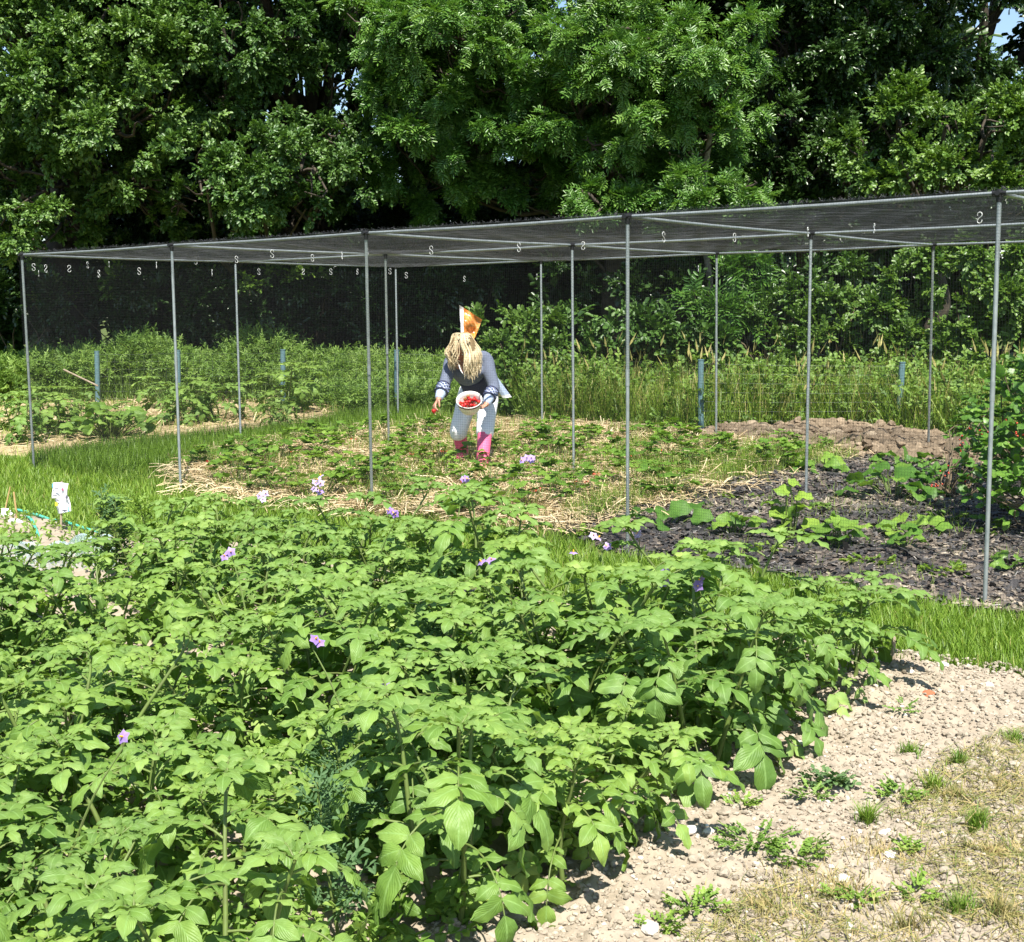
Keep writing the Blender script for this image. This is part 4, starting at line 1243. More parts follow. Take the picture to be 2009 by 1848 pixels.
def shrub(name, label, cat, base, lobes, nl, size, mat, seed, sprigs=()):
    r = np.random.default_rng(seed); base = np.asarray(base, float)
    t = thing(name, label, cat, tuple(base), 0)
    mb = MB(); sb = MB()
    for c, rad in lobes:
        c = np.asarray(c, float) - base; rad = np.broadcast_to(rad, 3)
        for k in range(int(nl * rad[0] * rad[2] / .09)):
            d = rand_unit(1)[0]; d[2] = abs(d[2]) if r.random() < .6 else d[2]
            p = c + d * rad * r.uniform(.45, 1.08)
            if p[2] < .02: continue
            dd = unit(d * .7 + rand_unit(1)[0] * .7 + np.array([0, -.1, -.1]))
            s = size * r.uniform(.6, 1.2); tn = np.clip(r.normal(.5, .17), 0, 1)
            for a in (0, .95, -.95):
                sd = unit(np.cross([0, 0, 1.0], dd)); d2 = dd * math.cos(a) + sd * math.sin(a)
                v, fc, uv = big_leaf(s * (1 if a == 0 else .8), s * .75, 2, r.uniform(.2, .8), seed=r.integers(1e6), cols=2, shape=(.8, .6), tipw=.15)
                mb.add(place(v, p, d2, np.array([0, -.35, 1]) + d * .5 + r.normal(size=3) * .25), fc, 0, np.clip(tn + r.normal() * .05, 0, 1), uv)
        for k in range(6):
            limb(sb, np.array([r.normal() * .06, r.normal() * .06, -.05]), c + rand_unit(1)[0] * rad * .7, .009, .004, .1, 7, 5)
    sb.build('stem', M['twig'], t); mb.build('foliage', M[mat], t)
    if len(sprigs): currants([np.asarray(s_) - base for s_ in sprigs])(t, r)
    return t


shrub('currant_bush', 'large redcurrant bush with lobed leaves filling the right edge beside the near corner post', 'currant bush', gp(3.72, 8.6),
      [(at(2010, 790, 8.5), .3), (at(2000, 880, 8.3), .32), (at(1990, 960, 8.2), (.3, .3, .25)), (at(2060, 760, 8.6), .3), (at(1965, 930, 8.5), .2), (at(2090, 900, 8.4), .34), (at(1985, 745, 8.8), .18), (at(1940, 830, 8.7), .2), (at(1955, 985, 8.3), .18)], 62, .085, 'currant', 21,
      [at(2000, 852, 8.15), at(1975, 830, 8.4)])
shrub('currant_bush', 'low sprawling redcurrant with red berry strings left of the corner post', 'currant bush', gp(3.25, 9.6),
      [(at(1840, 945, 9.6), (.22, .2, .14)), (at(1905, 945, 9.5), (.22, .2, .16)), (at(1800, 930, 9.9), (.16, .16, .12)), (at(1900, 860, 10.6), (.2, .2, .2)), (at(1930, 830, 10.6), (.2, .2, .22)), (at(1935, 900, 9.8), (.2, .2, .2))], 70, .075, 'currant', 22,
      [at(1855, 935, 9.35), at(1835, 950, 9.35), at(1900, 935, 9.25), at(1905, 845, 10.3), at(1925, 850, 10.3), at(1885, 865, 10.3)])

PL = 'plants of the left vegetable plot'
plotp = [(30, 850, 'dense dark leafed potato clump cut by the left edge of the photo', 26, .34, .32, .15, .35), (110, 862, 'wide leafy clump at the foot of the first front post', 18, .34, .28, .15, .35), (215, 868, 'courgette clump with shadowed leaves in the left plot', 18, .42, .34, .17, .35),
         (360, 838, 'light green potato clump behind the second front post', 20, .36, .3, .13, .55), (430, 830, 'tall potato clump between the second post and the end wall', 24, .38, .36, .13, .4), (570, 815, 'dark potato clump nearest the back corner of the plot', 22, .4, .34, .13, .4),
         (20, 792, 'bright green broad leaved clump highest at the left edge', 18, .5, .36, .2, .45), (255, 755, 'low dark bramble at the foot of a blue post', 18, .45, .25, .1, .3), (150, 850, 'small potato clump between two wider ones in the left plot', 14, .3, .24, .13, .45)]
for k_ in range(16):
    p_ = pts_in(P_plot, 1)[0]
    t = thing('potato_plant', 'bushy potato plant in the sunlit vegetable plot left of the cage', 'potato plant', (p_[0], p_[1], float(gz(*p_))), rng.random() * 6.28, 'potato plants in the left plot')
    s = rng.uniform(.7, .95); t.scale = (s, s, s); v_ = k_ % len(variants)
    ob('foliage', variants[v_][0], t)
    for sm in variants[v_][1]: ob('stem', sm, t)
for i, (u, v, lab, nl, rad, h, size, tn) in enumerate(plotp):
    if i not in (2, 6, 7):
        b_ = gG(u, v); t = thing('potato_plant', lab, 'potato plant', tuple(b_), rng.random() * 6.28, PL)
        s = 1.15 * h / .33; t.scale = (s * 1.15, s * 1.15, s); v_ = (i * 2 + 1) % len(variants)
        ob('foliage', variants[v_][0], t)
        for sm in variants[v_][1]: ob('stem', sm, t)
        continue
    leafy('vegetable_plant', lab, 'vegetable plant', gG(u, v), int(nl * 3.2), rad * 1.1, h * 1.15, size * 1.05, 'potato' if i != 7 else 'strawb', 40 + i, wide=.7, tint=tn + .15, group=PL)


# weeds standing among the potatoes
def stalk_weed(label, base, h, n, mat, seed, leafL=.03, spread=.06, cat='weed'):
    r = np.random.default_rng(seed); base = np.asarray(base, float); mb = MB()
    t = thing('tall_weed', label, cat, tuple(base), 0)
    tip = np.array([r.normal() * .05, r.normal() * .05, h])
    P = smooth_path([np.zeros(3), tip * .5 + r.normal(size=3) * .015, tip], 8)
    sm = MB(); tube(sm, P, np.linspace(.006, .0025, 8), 5); sm.build('stem', M['potato_stem'], t)
    tws = [twig(9, .07, leafL, leafL * .35, 1.2, seed=seed + k) for k in range(2)]
    k = n
    tj = r.uniform(.15, 1, k); pos = np.stack([np.interp(tj, np.linspace(0, 1, 8), P[:, c]) for c in range(3)], -1)
    a = r.random(k) * 6.28
    dr = np.stack([np.cos(a), np.sin(a), r.uniform(.1, 1.0, k)], -1)
    pos = pos + unit(dr) * (r.random(k) * spread * (1.15 - tj))[:, None]
    for q_ in range(2):
        s_ = np.arange(q_, k, 2)
        scatter(mb, tws[q_][0], tws[q_][1], pos[s_], frames(dr[s_], np.array([0, 0, 1.0]) + .4 * r.normal(size=(len(s_), 3))), r.uniform(.7, 1.2, len(s_)), tint=np.clip(r.normal(.5, .2, len(s_)), 0, 1))
    mb.build('foliage', M[mat], t)
    return t


for i, (u, vt, vb, Y, mat, lab) in enumerate([
        (205, 958, 1160, 7.2, 'bluegreen', 'tallest spindly grey green weed at the left corner of the potato bed'), (222, 985, 1160, 7.1, 'bluegreen', 'second spindly weed just right of the tallest one'),
        (692, 1440, 1620, 3.5, 'bluegreen', 'blue grey feathery weed among the nearest potatoes'), (660, 1545, 1700, 3.2, 'bluegreen', 'shorter feathery weed left of the blue grey one'), (845, 1225, 1360, 4.6, 'bluegreen', 'wispy grey green weed in the middle of the potato bed'), (290, 985, 1080, 7.6, 'weed', 'thin green weed at the back of the potato bed near the second front post')]):
    tp = at(u, vt, Y); b = np.array([tp[0], tp[1], float(soil_z(tp[0], tp[1]))])
    stalk_weed(lab, b, tp[2] - b[2], 60, mat, 70 + i, leafL=.026, spread=.09)


# ------------------------------------------------------------------ small plants and stones on the bare soil
def tuft(label, u, v, n, h, rad, seed, mat='grass', dry=.55):
    p = G(u, v); mb = MB()
    r = np.abs(rng.normal(size=n)) * rad * .42; a = rng.random(n) * 6.28
    q = np.stack([p[0] + r * np.cos(a), p[1] + r * np.sin(a)], -1)
    blades(mb, q, soil_z, h * .5, h, .0035, 1.4, dry, .22)
    b = np.array([p[0], p[1], float(soil_z(p[0], p[1]))])
    mb.V = [x - b for x in mb.V]
    o = mb.build('grass_tuft', M[mat]); o.location = b
    tag(o, label, 'grass tuft', 'grass tufts on the bare soil')


TF = [(1785, 1500, 120, .07, .09, 'grass', .45, 'thin green tuft nearest the upper potato edge on the soil'), (1830, 1560, 200, .08, .12, 'grass', .5, 'straggling green tuft above the two round ones'), (1880, 1525, 140, .07, .07, 'grass', .45, 'bushy round green tuft in the upper right of the soil'),
      (1700, 1635, 200, .09, .06, 'grass', .55, 'spiky yellow green tuft alone on the open soil'), (1915, 1650, 180, .08, .06, 'grass', .5, 'round green tuft left of the right edge'), (1990, 1480, 110, .07, .1, 'grass', .5, 'short tuft cut by the right edge near the top'),
      (1870, 1580, 240, .06, .14, 'drygrass', .3, 'half dry tuft between the green ones'), (1640, 1775, 520, .06, .28, 'drygrass', .6, 'wide patch of straw coloured dead grass at the bottom'), (1500, 1800, 260, .06, .2, 'drygrass', .55, 'dead grass at the bottom beside the potato edge'),
      (1950, 1700, 420, .05, .25, 'drygrass', .65, 'brown dead grass at the lower right edge'), (1880, 1810, 200, .07, .1, 'grass', .6, 'green tuft at the bottom right'), (1965, 1830, 220, .08, .12, 'drygrass', .4, 'pale tuft in the bottom right corner'), (1720, 1690, 260, .05, .2, 'drygrass', .7, 'thin bleached grass below the spiky tuft'),
      (1780, 1840, 240, .07, .14, 'drygrass', .4, 'yellow tuft on the bottom edge of the photo'), (1960, 1560, 240, .05, .2, 'drygrass', .6, 'reddish dry grass by the right edge')]
DRY = []
for i, (u, v, n, h, rad, mat, dry, lab) in enumerate(TF):
    if mat == 'grass': tuft(lab, u, v, n, h, rad * .6, i, mat, dry)
    else: DRY.append((u, v, n, h, rad, dry))
mb = MB()
for (u, v, n, h, rad, dry) in DRY:
    p = G(u, v); rr = np.abs(rng.normal(size=n)) * rad * .42; a = rng.random(n) * 6.28
    blades(mb, np.stack([p[0] + rr * np.cos(a), p[1] + rr * np.sin(a)], -1), soil_z, h * .5, h, .003, 1.5, dry, .22)
P_dry = Gxy([(1350, 1848), (1500, 1740), (1700, 1650), (1850, 1500), (2060, 1440), (2060, 1900), (1350, 1900)])
strands(mb, pts_in(P_dry, 5000, dens=lambda x, y: np.clip(fbm(x * 3 + 3, y * 3, 3) * 4 - 1.5, .05, 1)), soil_z, .03, .09, .03, lift=.012, tilt=.4, tm=.35)
tag(mb.build('dead_grass', M['drygrass']), 'bleached dead grass blades strewn over the dry soil', 'dead grass', kind='stuff')


def low_weed(label, u, v, n, rad, seed, size=.02, mat='weed'):
    p = G(u, v); r = np.random.default_rng(seed); mb = MB()
    tws = [twig(8, .035, size, size * .8, 1.3, seed=seed + k) for k in range(2)]
    rr = np.sqrt(r.random(n)) * rad; a = r.random(n) * 6.28
    rr *= .6 + .6 * vnoise(a * 2 + seed, a * 0 + seed)
    x = p[0] + rr * np.cos(a) * 1.4; y = p[1] + rr * np.sin(a)
    pos = np.stack([x, y, soil_z(x, y) + .008 + .02 * r.random(n)], -1)
    dr = np.stack([np.cos(a), np.sin(a), r.uniform(0, .6, n)], -1); nr = np.array([0, 0, 1.0]) + .35 * r.normal(size=(n, 3))
    for k in range(2):
        s = np.arange(k, n, 2)
        scatter(mb, tws[k][0], tws[k][1], pos[s], frames(dr[s], nr[s]), r.uniform(.6, 1.3, len(s)), tint=np.clip(r.normal(.5, .2, len(s)), 0, 1))
    b = np.array([p[0], p[1], float(soil_z(p[0], p[1]))]); mb.V = [q - b for q in mb.V]
    o = mb.build('low_weed', M[mat]); o.location = b
    tag(o, label, 'weed', 'low weeds on the bare soil')


LW = [(1480, 1680, 120, .17, 'weed', .02, 'largest mat of round leaved weed on the soil, beside the potato edge'), (1565, 1705, 60, .1, 'weed', .022, 'right end of the weed mat with broader leaves'), (1620, 1560, 50, .09, 'bluegreen', .03, 'blue green rosette weed on the open soil'), (1590, 1585, 40, .08, 'weed', .018, 'small sprigs just below the blue green rosette'),
      (1360, 1800, 60, .08, 'weed', .022, 'weed clump near the bottom beside the last potato plant'), (1765, 1590, 60, .1, 'weed', .02, 'weed below the straggling grass'), (1800, 1780, 40, .06, 'weed', .02, 'small weed in the lower right'), (1780, 1690, 26, .04, 'weed', .022, 'single sprig left of the round tuft'),
      (1770, 1425, 20, .05, 'weed', .015, 'tiny sprig below the brick fragment'), (1455, 1600, 26, .05, 'weed', .02, 'sprig under the outermost potato leaves'), (1680, 1790, 50, .1, 'weed', .02, 'sprawling weed by the bottom grass'), (1300, 1835, 30, .06, 'weed', .02, 'sprig on the bottom edge')]
for i, (u, v, lab) in enumerate([(1150, 1062, 'weed at the left tip of the mulch bed'), (1390, 1085, 'weed between the front grass and the mulch'), (1500, 1095, 'weed in front of the brightest bean plant'), (1600, 1010, 'weed behind the bean plants'), (1700, 1120, 'weed near the front edge of the mulch'), (1840, 1140, 'weed left of the corner post foot'), (1870, 1030, 'weed in the mulch below the low currant'), (1680, 960, 'weed at the back of the mulch'), (1455, 985, 'weed where straw meets mulch'), (1960, 1060, 'weed in the mulch by the right edge')]):
    low_weed(lab, u, v, 26, .1, 560 + i, .026)
for i, (u, v, n, rad, mat, size, lab) in enumerate(LW): low_weed(lab, u, v, int(n * .75), rad * .5, 500 + i, size * .5, mat)
mb = MB(); q = pts_in(P_seed, 700)
for k in range(2):
    tw = twig(5, .05, .03, .014, 1.2, seed=600 + k); s = np.arange(k, len(q), 2)
    scatter(mb, tw[0], tw[1], np.stack([q[s, 0], q[s, 1], gz(q[s, 0], q[s, 1]) + .05], -1), frames(rand_unit(len(s)) + np.array([0, 0, .8]), rand_unit(len(s)) + np.array([0, 0, 1.0])), 1.0, tint=np.full(len(s), .5))
tag(mb.build('seedlings', M['weed']), 'rows of tiny green seedlings coming up in the left seed bed', 'seedlings', kind='stuff')


def stone(name, label, cat, u, v, s, mat, seed, group=None, dz=0.0, sq=(1, .75, .55)):
    r = np.random.default_rng(seed); p = G(u, v)
    V = IV2 * (1 + (r.random((len(IV2), 1)) - .5) * .35) * np.array(sq) * s
    a = r.random() * 6.28; c, sn = math.cos(a), math.sin(a)
    V = V @ np.array([[c, sn, 0], [-sn, c, 0], [0, 0, 1]])
    mb = MB().add(V, IF2)
    o = mb.build(name, M[mat], None, smooth=False); o.location = (p[0], p[1], float(soil_z(p[0], p[1])) + s * .25 + dz)
    tag(o, label, cat, group)


for i, (u, v, s, lab) in enumerate([(1738, 1658, .022, 'flat pale flint by the spiky tuft'), (1655, 1740, .026, 'broad white flint above the dead grass'), (1390, 1655, .024, 'white flint close to the hanging potato leaves'), (1355, 1655, .026, 'upright white stone touching the potato edge'), (1275, 1845, .03, 'whitish stone on the bottom edge'),
                                    (1610, 1585, .017, 'small white stone beside the rosette weed'), (1745, 1700, .024, 'white flint below the open soil tuft'), (1660, 1845, .02, 'white stone among the bottom dead grass'), (1732, 1302, .03, 'large pale stone at the foot of the wooden stake'), (1850, 1322, .026, 'pale stone near the grass edge'),
                                    (1565, 1480, .02, 'pale stone left of the weed patch'), (1500, 1395, .02, 'pale stone near the last tall potato plant'), (1940, 1362, .025, 'white stone below the mown grass on the right'), (1785, 1335, .02, 'pale stone right of the wooden stake')]):
    stone('flint_stone', lab, 'stone', u, v, s, 'stone', 700 + i, 'flint stones on the bare soil')
stone('brick_fragment', 'broken orange brick fragment on the pale soil', 'brick', 1822, 1388, .035, 'brick', 790, sq=(1, .6, .6))
for i in range(3): pass


# ------------------------------------------------------------------ fruit cage
NB = 5
cage = thing('fruit_cage', 'long walk-in fruit cage of grey metal tubes under black netting', 'fruit cage', (float(C0[0]), float(C0[1]), float(gz(*C0))))
cb = np.array(cage.location)
BASEPX = {(0, 0): (68, 920), (1, 0): (353, 972), (2, 0): (730, 997), (3, 0): (1232, 1090), (4, 0): (1930, 1207), (0, 1): (471, 878), (1, 1): (762, 880), (2, 1): (1127, 942), (3, 1): (1580, 987),
          (0, 2): (780, 828), (1, 2): (1064, 850), (2, 2): (1408, 872), (3, 2): (1823, 888)}
TR = .0112


def tubeobj(name, path, r, mat, parent, sides=10, n=None):
    mb = MB(); tube(mb, path, r, sides); mb.V = [v - cb for v in mb.V]
    return mb.build(name, mat, parent)


for i in range(NB + 1):
    for r_ in range(3):
        t = cg(i, r_); top = np.array([t[0], t[1], HT])
        if (i, r_) in BASEPX:
            g_ = G(*BASEPX[(i, r_)]); bt = np.array([t[0] * .5 + g_[0] * .5, t[1] * .5 + g_[1] * .5, 0])
        else:
            bt = np.array([t[0], t[1], 0])
        bt[2] = gz(bt[0], bt[1]) - .12
        mid = bt + (top - bt) * .56
        mb = MB(); tube(mb, straight(bt, top, 3), TR, 10); tube(mb, straight(mid - [0, 0, .05], mid + [0, 0, .05], 2), TR * 1.16, 10)
        mb.V = [v - cb for v in mb.V]; mb.build('post', M['metal'], cage)
        mb = MB(); e = .035
        tube(mb, straight(top - [0, 0, .045], top + [0, 0, .02], 3), [TR * 1.25, TR * 1.5, TR * 1.2], 8)
        for d in (CU, -CU, CV, -CV):
            d3 = np.array([*d, 0]); q1 = i + (1 if d is CU else 0)
            tube(mb, straight(top, top + d3 * e, 2), TR * 1.2, 8)
        mb.V = [v - cb for v in mb.V]; mb.build('connector', M['black'], cage)
for r_ in range(3):
    for i in range(NB):
        a, b = cg(i, r_), cg(i + 1, r_)
        a3 = np.array([*a, HT]) + .035 * np.array([*CU, 0]); b3 = np.array([*b, HT]) - .035 * np.array([*CU, 0])
        P = straight(a3, b3, 9); P[:, 2] -= .006 * np.sin(np.linspace(0, PI, 9))
        tubeobj('rail', P, TR * .95, M['metal'], cage)
for i in range(NB + 1):
    for r_ in range(2):
        a, b = cg(i, r_), cg(i, r_ + 1)
        a3 = np.array([*a, HT]) + .035 * np.array([*CV, 0]); b3 = np.array([*b, HT]) - .035 * np.array([*CV, 0])
        P = straight(a3, b3, 9); P[:, 2] -= .008 * np.sin(np.linspace(0, PI, 9))
        tubeobj('rail', P, TR * .95, M['metal'], cage)


def threads(mb, P, r):
    """many threads at once: P is (n, m, 3)"""
    n, m, _ = P.shape
    d = unit(P[:, -1] - P[:, 0]); a = unit(np.cross(d, np.array([.31, .2, .93]))); b = np.cross(d, a)
    V = np.stack([P + r * (math.cos(k * 2 * PI / 3) * a + math.sin(k * 2 * PI / 3) * b)[:, None] for k in range(3)], 2)
    idx = np.arange(n * m * 3).reshape(n, m, 3)
    Fc = np.concatenate([np.stack([idx[:, :-1, k], idx[:, :-1, (k + 1) % 3], idx[:, 1:, (k + 1) % 3], idx[:, 1:, k]], -1).reshape(-1, 4) for k in range(3)])
    mb.add(V.reshape(-1, 3), Fc)


SPC, TRD = .0155, .00043
LU = NB * BA; LV = BB + BC


def net_wall(name, a, b, outward, sp=SPC, tr=TRD):
    a = np.array(a); b = np.array(b); L = np.linalg.norm(b - a); d = (b - a) / L
    o = np.array(outward)

    def pos(s, zr):
        xy = a + d * s[..., None]
        g0 = gz(xy[..., 0], xy[..., 1]) - .01
        z = g0 + (HT + .018 - g0) * zr
        bul = (.018 * np.sin(s * 1.7 + 1) * np.sin(zr * PI) + .012 * np.sin(s * 5.3 + zr * 4) + .012 * np.sin(zr * 9 + s * 2.1)) * np.clip(4 * (1 - zr), 0, 1) + .018
        sh = .012 * np.sin(zr * 5 + s * 1.3)
        p = xy + d * sh[..., None] + o * bul[..., None]
        return np.concatenate([p, (z - .012 * np.abs(np.sin(s * PI / BA)) * zr)[..., None]], -1)
    mb = MB()
    s = np.arange(0, L, sp)
    S, Z = np.meshgrid(s, np.linspace(0, 1, 13), indexing='ij'); threads(mb, pos(S, Z), tr)
    z = np.arange(0, 1.0001, sp / HT)
    Z, S = np.meshgrid(z, np.linspace(0, L, int(L / .16) + 1), indexing='ij'); threads(mb, pos(S, Z), tr)
    Z, S = np.meshgrid(np.array([.003, .985]), np.linspace(0, L, int(L / .16) + 1), indexing='ij'); threads(mb, pos(S, Z), tr * 2.2)
    mb.V = [v - cb for v in mb.V]
    return mb.build(name, M['net'], cage, smooth=False)


e0 = np.array([0, 0])
net_wall('netting', cg(0, 0), cg(NB, 0), -CV)
net_wall('netting', cg(0, 2), cg(NB, 2), CV)
net_wall('netting', cg(0, 0), cg(0, 2), -CU)


def roofpos(s, t):
    xy = C0 + s[..., None] * CU + t[..., None] * CV
    tt = np.where(t < BB, t / BB, (t - BB) / BC)
    sag = .05 * np.abs(np.sin(PI * s / BA)) * np.abs(np.sin(PI * tt)) * (1 + .5 * np.sin(s * 2.3) + .3 * np.sin(t * 3.1 + s)) + .004 * np.sin(s * 21 + t * 13)
    ed = np.minimum(np.minimum(t + .02, LV - t + .02), s + .02) * 60
    z = HT + .019 - sag - .03 * np.clip(1 - ed, 0, 1)
    return np.concatenate([xy, z[..., None]], -1)


mb = MB()
S, T_ = np.meshgrid(np.arange(-.02, LU, SPC), np.linspace(-.03, LV + .03, 34), indexing='ij'); threads(mb, roofpos(S, T_), TRD * 1.35)
T_, S = np.meshgrid(np.arange(-.03, LV + .03, SPC), np.linspace(-.02, LU, 70), indexing='ij'); threads(mb, roofpos(S, T_), TRD * 1.35)
# loose hem laced along the front rail
n = 1500
s = rng.random(n) * LU; p0 = roofpos(s, np.full(n, -.005)); p0[:, 2] = HT + .016
q0 = p0 + np.stack([rng.normal(size=n) * .012, rng.normal(size=n) * .01, rng.uniform(.0, .022, n)], -1)
threads(mb, np.stack([p0, (p0 + q0) / 2 + .004 * rand_unit(n), q0], 1), TRD * 1.2)
mb.V = [v - cb for v in mb.V]; mb.build('netting', M['roofnet'], cage, smooth=False)
# cords looped from the front rail into the roof net
for (u, v, u2, v2) in ((855, 480, 905, 466), (790, 486, 740, 466), (1170, 455, 1235, 435), (1660, 470, 1600, 455), (1905, 440, 1770, 425)):
    pass

# S-shaped hooks
E0, E2 = cg(0, 0), cg(0, 2); MB0, MB1 = cg(0, 1), cg(3, 1); K0, K1 = cg(0, 2), cg(3, 2)
hooks = [('mid', x) for x in ((464, 509), (534, 498), (613, 506), (671, 501), (721, 494), (846, 491), (1018, 485), (1144, 482), (1302, 465), (1441, 466), (1585, 455), (1715, 448), (1922, 427))] + \
    [('end', x) for x in ((66, 524), (90, 527), (136, 527), (172, 520), (214, 519), (307, 520), (384, 512))] + \
    [('low', x) for x in ((76, 537), (194, 537), (273, 532), (416, 535), (508, 533), (595, 533), (649, 533), (701, 533), (765, 532))] + \
    [('back', x) for x in ((797, 540), (911, 547), (1053, 543), (1370, 527))]
ORD = ['first', 'second', 'third', 'fourth', 'fifth', 'sixth', 'seventh', 'eighth', 'ninth', 'tenth', 'eleventh', 'twelfth', 'thirteenth']
WHERE = {'mid': 'white S hook along the middle roof rail of the cage, {} from the left', 'end': 'white S hook hanging just under the end rail, {} from the corner post',
         'low': 'white S hook low on the end wall netting, {} from the corner post', 'back': 'faint S hook on the far back netting, {} from the left'}
cnt = {}
for (w_, px) in hooks:
    ln = {'mid': (MB0, MB1), 'end': (E0, E2), 'low': (E0, E2), 'back': (K0, K1)}[w_]
    p = on_wall(*px, *ln)
    if w_ == 'mid':
        d_ = ray(*px); p = d_ * ((1.935 - CH) / d_[2]) + np.array([0, 0, CH])
    off = {'mid': 0, 'end': .04, 'low': .05, 'back': -.05}[w_]
    k = cnt.get(w_, 0); cnt[w_] = k + 1
    r = .0145
    a1 = np.linspace(-.35 * PI, PI, 9) if False else None
    th1 = np.linspace(math.radians(-20), math.radians(235), 9); th2 = np.linspace(math.radians(55), math.radians(-200), 9)
    top = np.stack([r * np.cos(th1[::1]), r * np.sin(th1) + r * 1.25], -1)
    bot = np.stack([r * np.cos(th2), r * np.sin(th2) - r * 1.25], -1)
    sgn = 1 if rng.random() < .8 else -1
    P2 = np.concatenate([top, bot]); P2[:, 0] *= sgn
    P2 = P2 * rng.uniform(.95, 1.2)
    a = rng.normal() * .95
    P3 = np.stack([P2[:, 0] * math.cos(a), P2[:, 0] * math.sin(a), P2[:, 1]], -1)
    mb = MB(); tube(mb, smooth_path(P3 * .92, 30), .0025, 6)
    o = mb.build('s_hook', M['hook']); pp_ = p.copy(); o.location = (pp_[0], pp_[1], pp_[2])
    tag(o, WHERE[w_].format(ORD[k]), 'hook', 'S hooks hung from the cage netting')

# ------------------------------------------------------------------ wire fence behind the cage
FP = [((190, 690), (190, 765), 17.9), ((349, 688), (349, 775), 17.8), ((555, 687), (555, 800), 17.2), ((778, 688), (778, 800), 16.6), ((1042, 694), (1042, 850), 16.9), ((1375, 707), (1375, 850), 14.1), ((1770, 712), (1762, 852), 14.0)]
fence = thing('wire_fence', 'low wire fence on blue grey posts running behind the fruit cage', 'fence', tuple(at(778, 700, 16.6)[:2]) + (0.0,))
fb = np.array(fence.location); tops = []
for tp, bp_, Y in FP:
    a = at(*tp, Y); b = at(*bp_, Y); b[2] = float(gz(b[0], b[1])) - .1
    tops.append((a, b))
    mb = MB(); tube(mb, straight(b, a, 4), .033, 10); tube(mb, straight(a, a + [0, 0, .012], 2), .036, 10); mb.V = [v - fb for v in mb.V]
    mb.build('post', M['bluepost'], fence)
mb = MB()
for (a0, b0), (a1, b1) in zip(tops[:-1], tops[1:]):
    for k in range(8):
        f = k / 7
        p = straight(b0 + (a0 - b0) * (.14 + .82 * f), b1 + (a1 - b1) * (.14 + .82 * f), 4) + np.array([0, -.036, 0]); p[1:-1, 2] -= .008
        tube(mb, p, .0008, 3, cap=False)
    L = np.linalg.norm(a1 - a0)
    for j in range(int(L / .1)):
        f = (j + .5) / int(L / .1)
        bb_ = b0 + (b1 - b0) * f; tt_ = a0 + (a1 - a0) * f
        tube(mb, straight(bb_ + (tt_ - bb_) * .14 - [0, .036, 0], bb_ + (tt_ - bb_) * .96 - [0, .036, 0], 2), .001, 3, cap=False)
mb.V = [v - fb for v in mb.V]; mb.build('wire_mesh', M['wire'], fence)

# ------------------------------------------------------------------ small things
# orange foil flag on a cane behind the woman
p0 = at(900, 597, 12.6)
t = thing('foil_flag', 'crumpled orange foil flag on a cane above the woman', 'flag', tuple(at(925, 660, 12.6)))
fbse = np.array(t.location)
gu, gv = np.meshgrid(np.linspace(0, 1, 12), np.linspace(0, 1, 12), indexing='ij')
cA, cB, cC, cD = at(901, 598, 12.6), at(946, 627, 12.7), at(931, 664, 12.65), at(905, 662, 12.55)
Pn = (cA * ((1 - gu) * (1 - gv))[..., None] + cB * (gu * (1 - gv))[..., None] + cC * (gu * gv)[..., None] + cD * ((1 - gu) * gv)[..., None])
Pn[..., 1] += .03 * np.sin(gu * 7 + gv * 4) + .02 * np.sin(gv * 11)
ix = np.arange(144).reshape(12, 12)
qq = np.stack([ix[:-1, :-1], ix[1:, :-1], ix[1:, 1:], ix[:-1, 1:]], -1).reshape(-1, 4)
tn = np.where((gu[:-1, :-1] < .1) | (gv[:-1, :-1] > 2), 1, 0).ravel()
mb = MB().add(Pn.reshape(-1, 3) - fbse, qq, tn, rng.random(144))
mb.build('flag', [tint_mat('orange_foil', [(0, (.45, .13, .02)), (.5, (.7, .25, .05)), (1, (.85, .45, .18))], .25, .6), M['paper']], t)
mb = MB(); b = cC - fbse; tube(mb, straight(np.array([b[0] - .03, b[1] + .03, float(gz(cC[0], cC[1])) - fbse[2] - .1]), b + [-.07, .02, .1], 3), .006, 6)
mb.build('cane', M['cane'], t)

# seed packet marker in the left bed
b = G(118, 1052); Yb = b[1]
t = thing('plant_marker', 'wooden stick with two white printed seed packets in the left seed bed', 'plant marker', tuple(b))
mb = MB(); tp = at(121, 944, Yb); tube(mb, straight(np.array([0, 0, -.08]), tp - b, 3), [.0085, .0085, .007], 7); mb.build('stick', M['wood'], t)


def quadgrid(c00, c10, c11, c01, n=7, bulge=.012, ph=0):
    gu, gv = np.meshgrid(np.linspace(0, 1, n), np.linspace(0, 1, n), indexing='ij')
    P = (c00 * ((1 - gu) * (1 - gv))[..., None] + c10 * (gu * (1 - gv))[..., None] + c11 * (gu * gv)[..., None] + c01 * ((1 - gu) * gv)[..., None])
    P[..., 1] += bulge * np.sin(gu * 5 + ph) + bulge * .6 * np.sin(gv * 6 + gu * 3 + ph) - .012
    ix = np.arange(n * n).reshape(n, n)
    return P.reshape(-1, 3), np.stack([ix[:-1, :-1], ix[1:, :-1], ix[1:, 1:], ix[:-1, 1:]], -1).reshape(-1, 4)


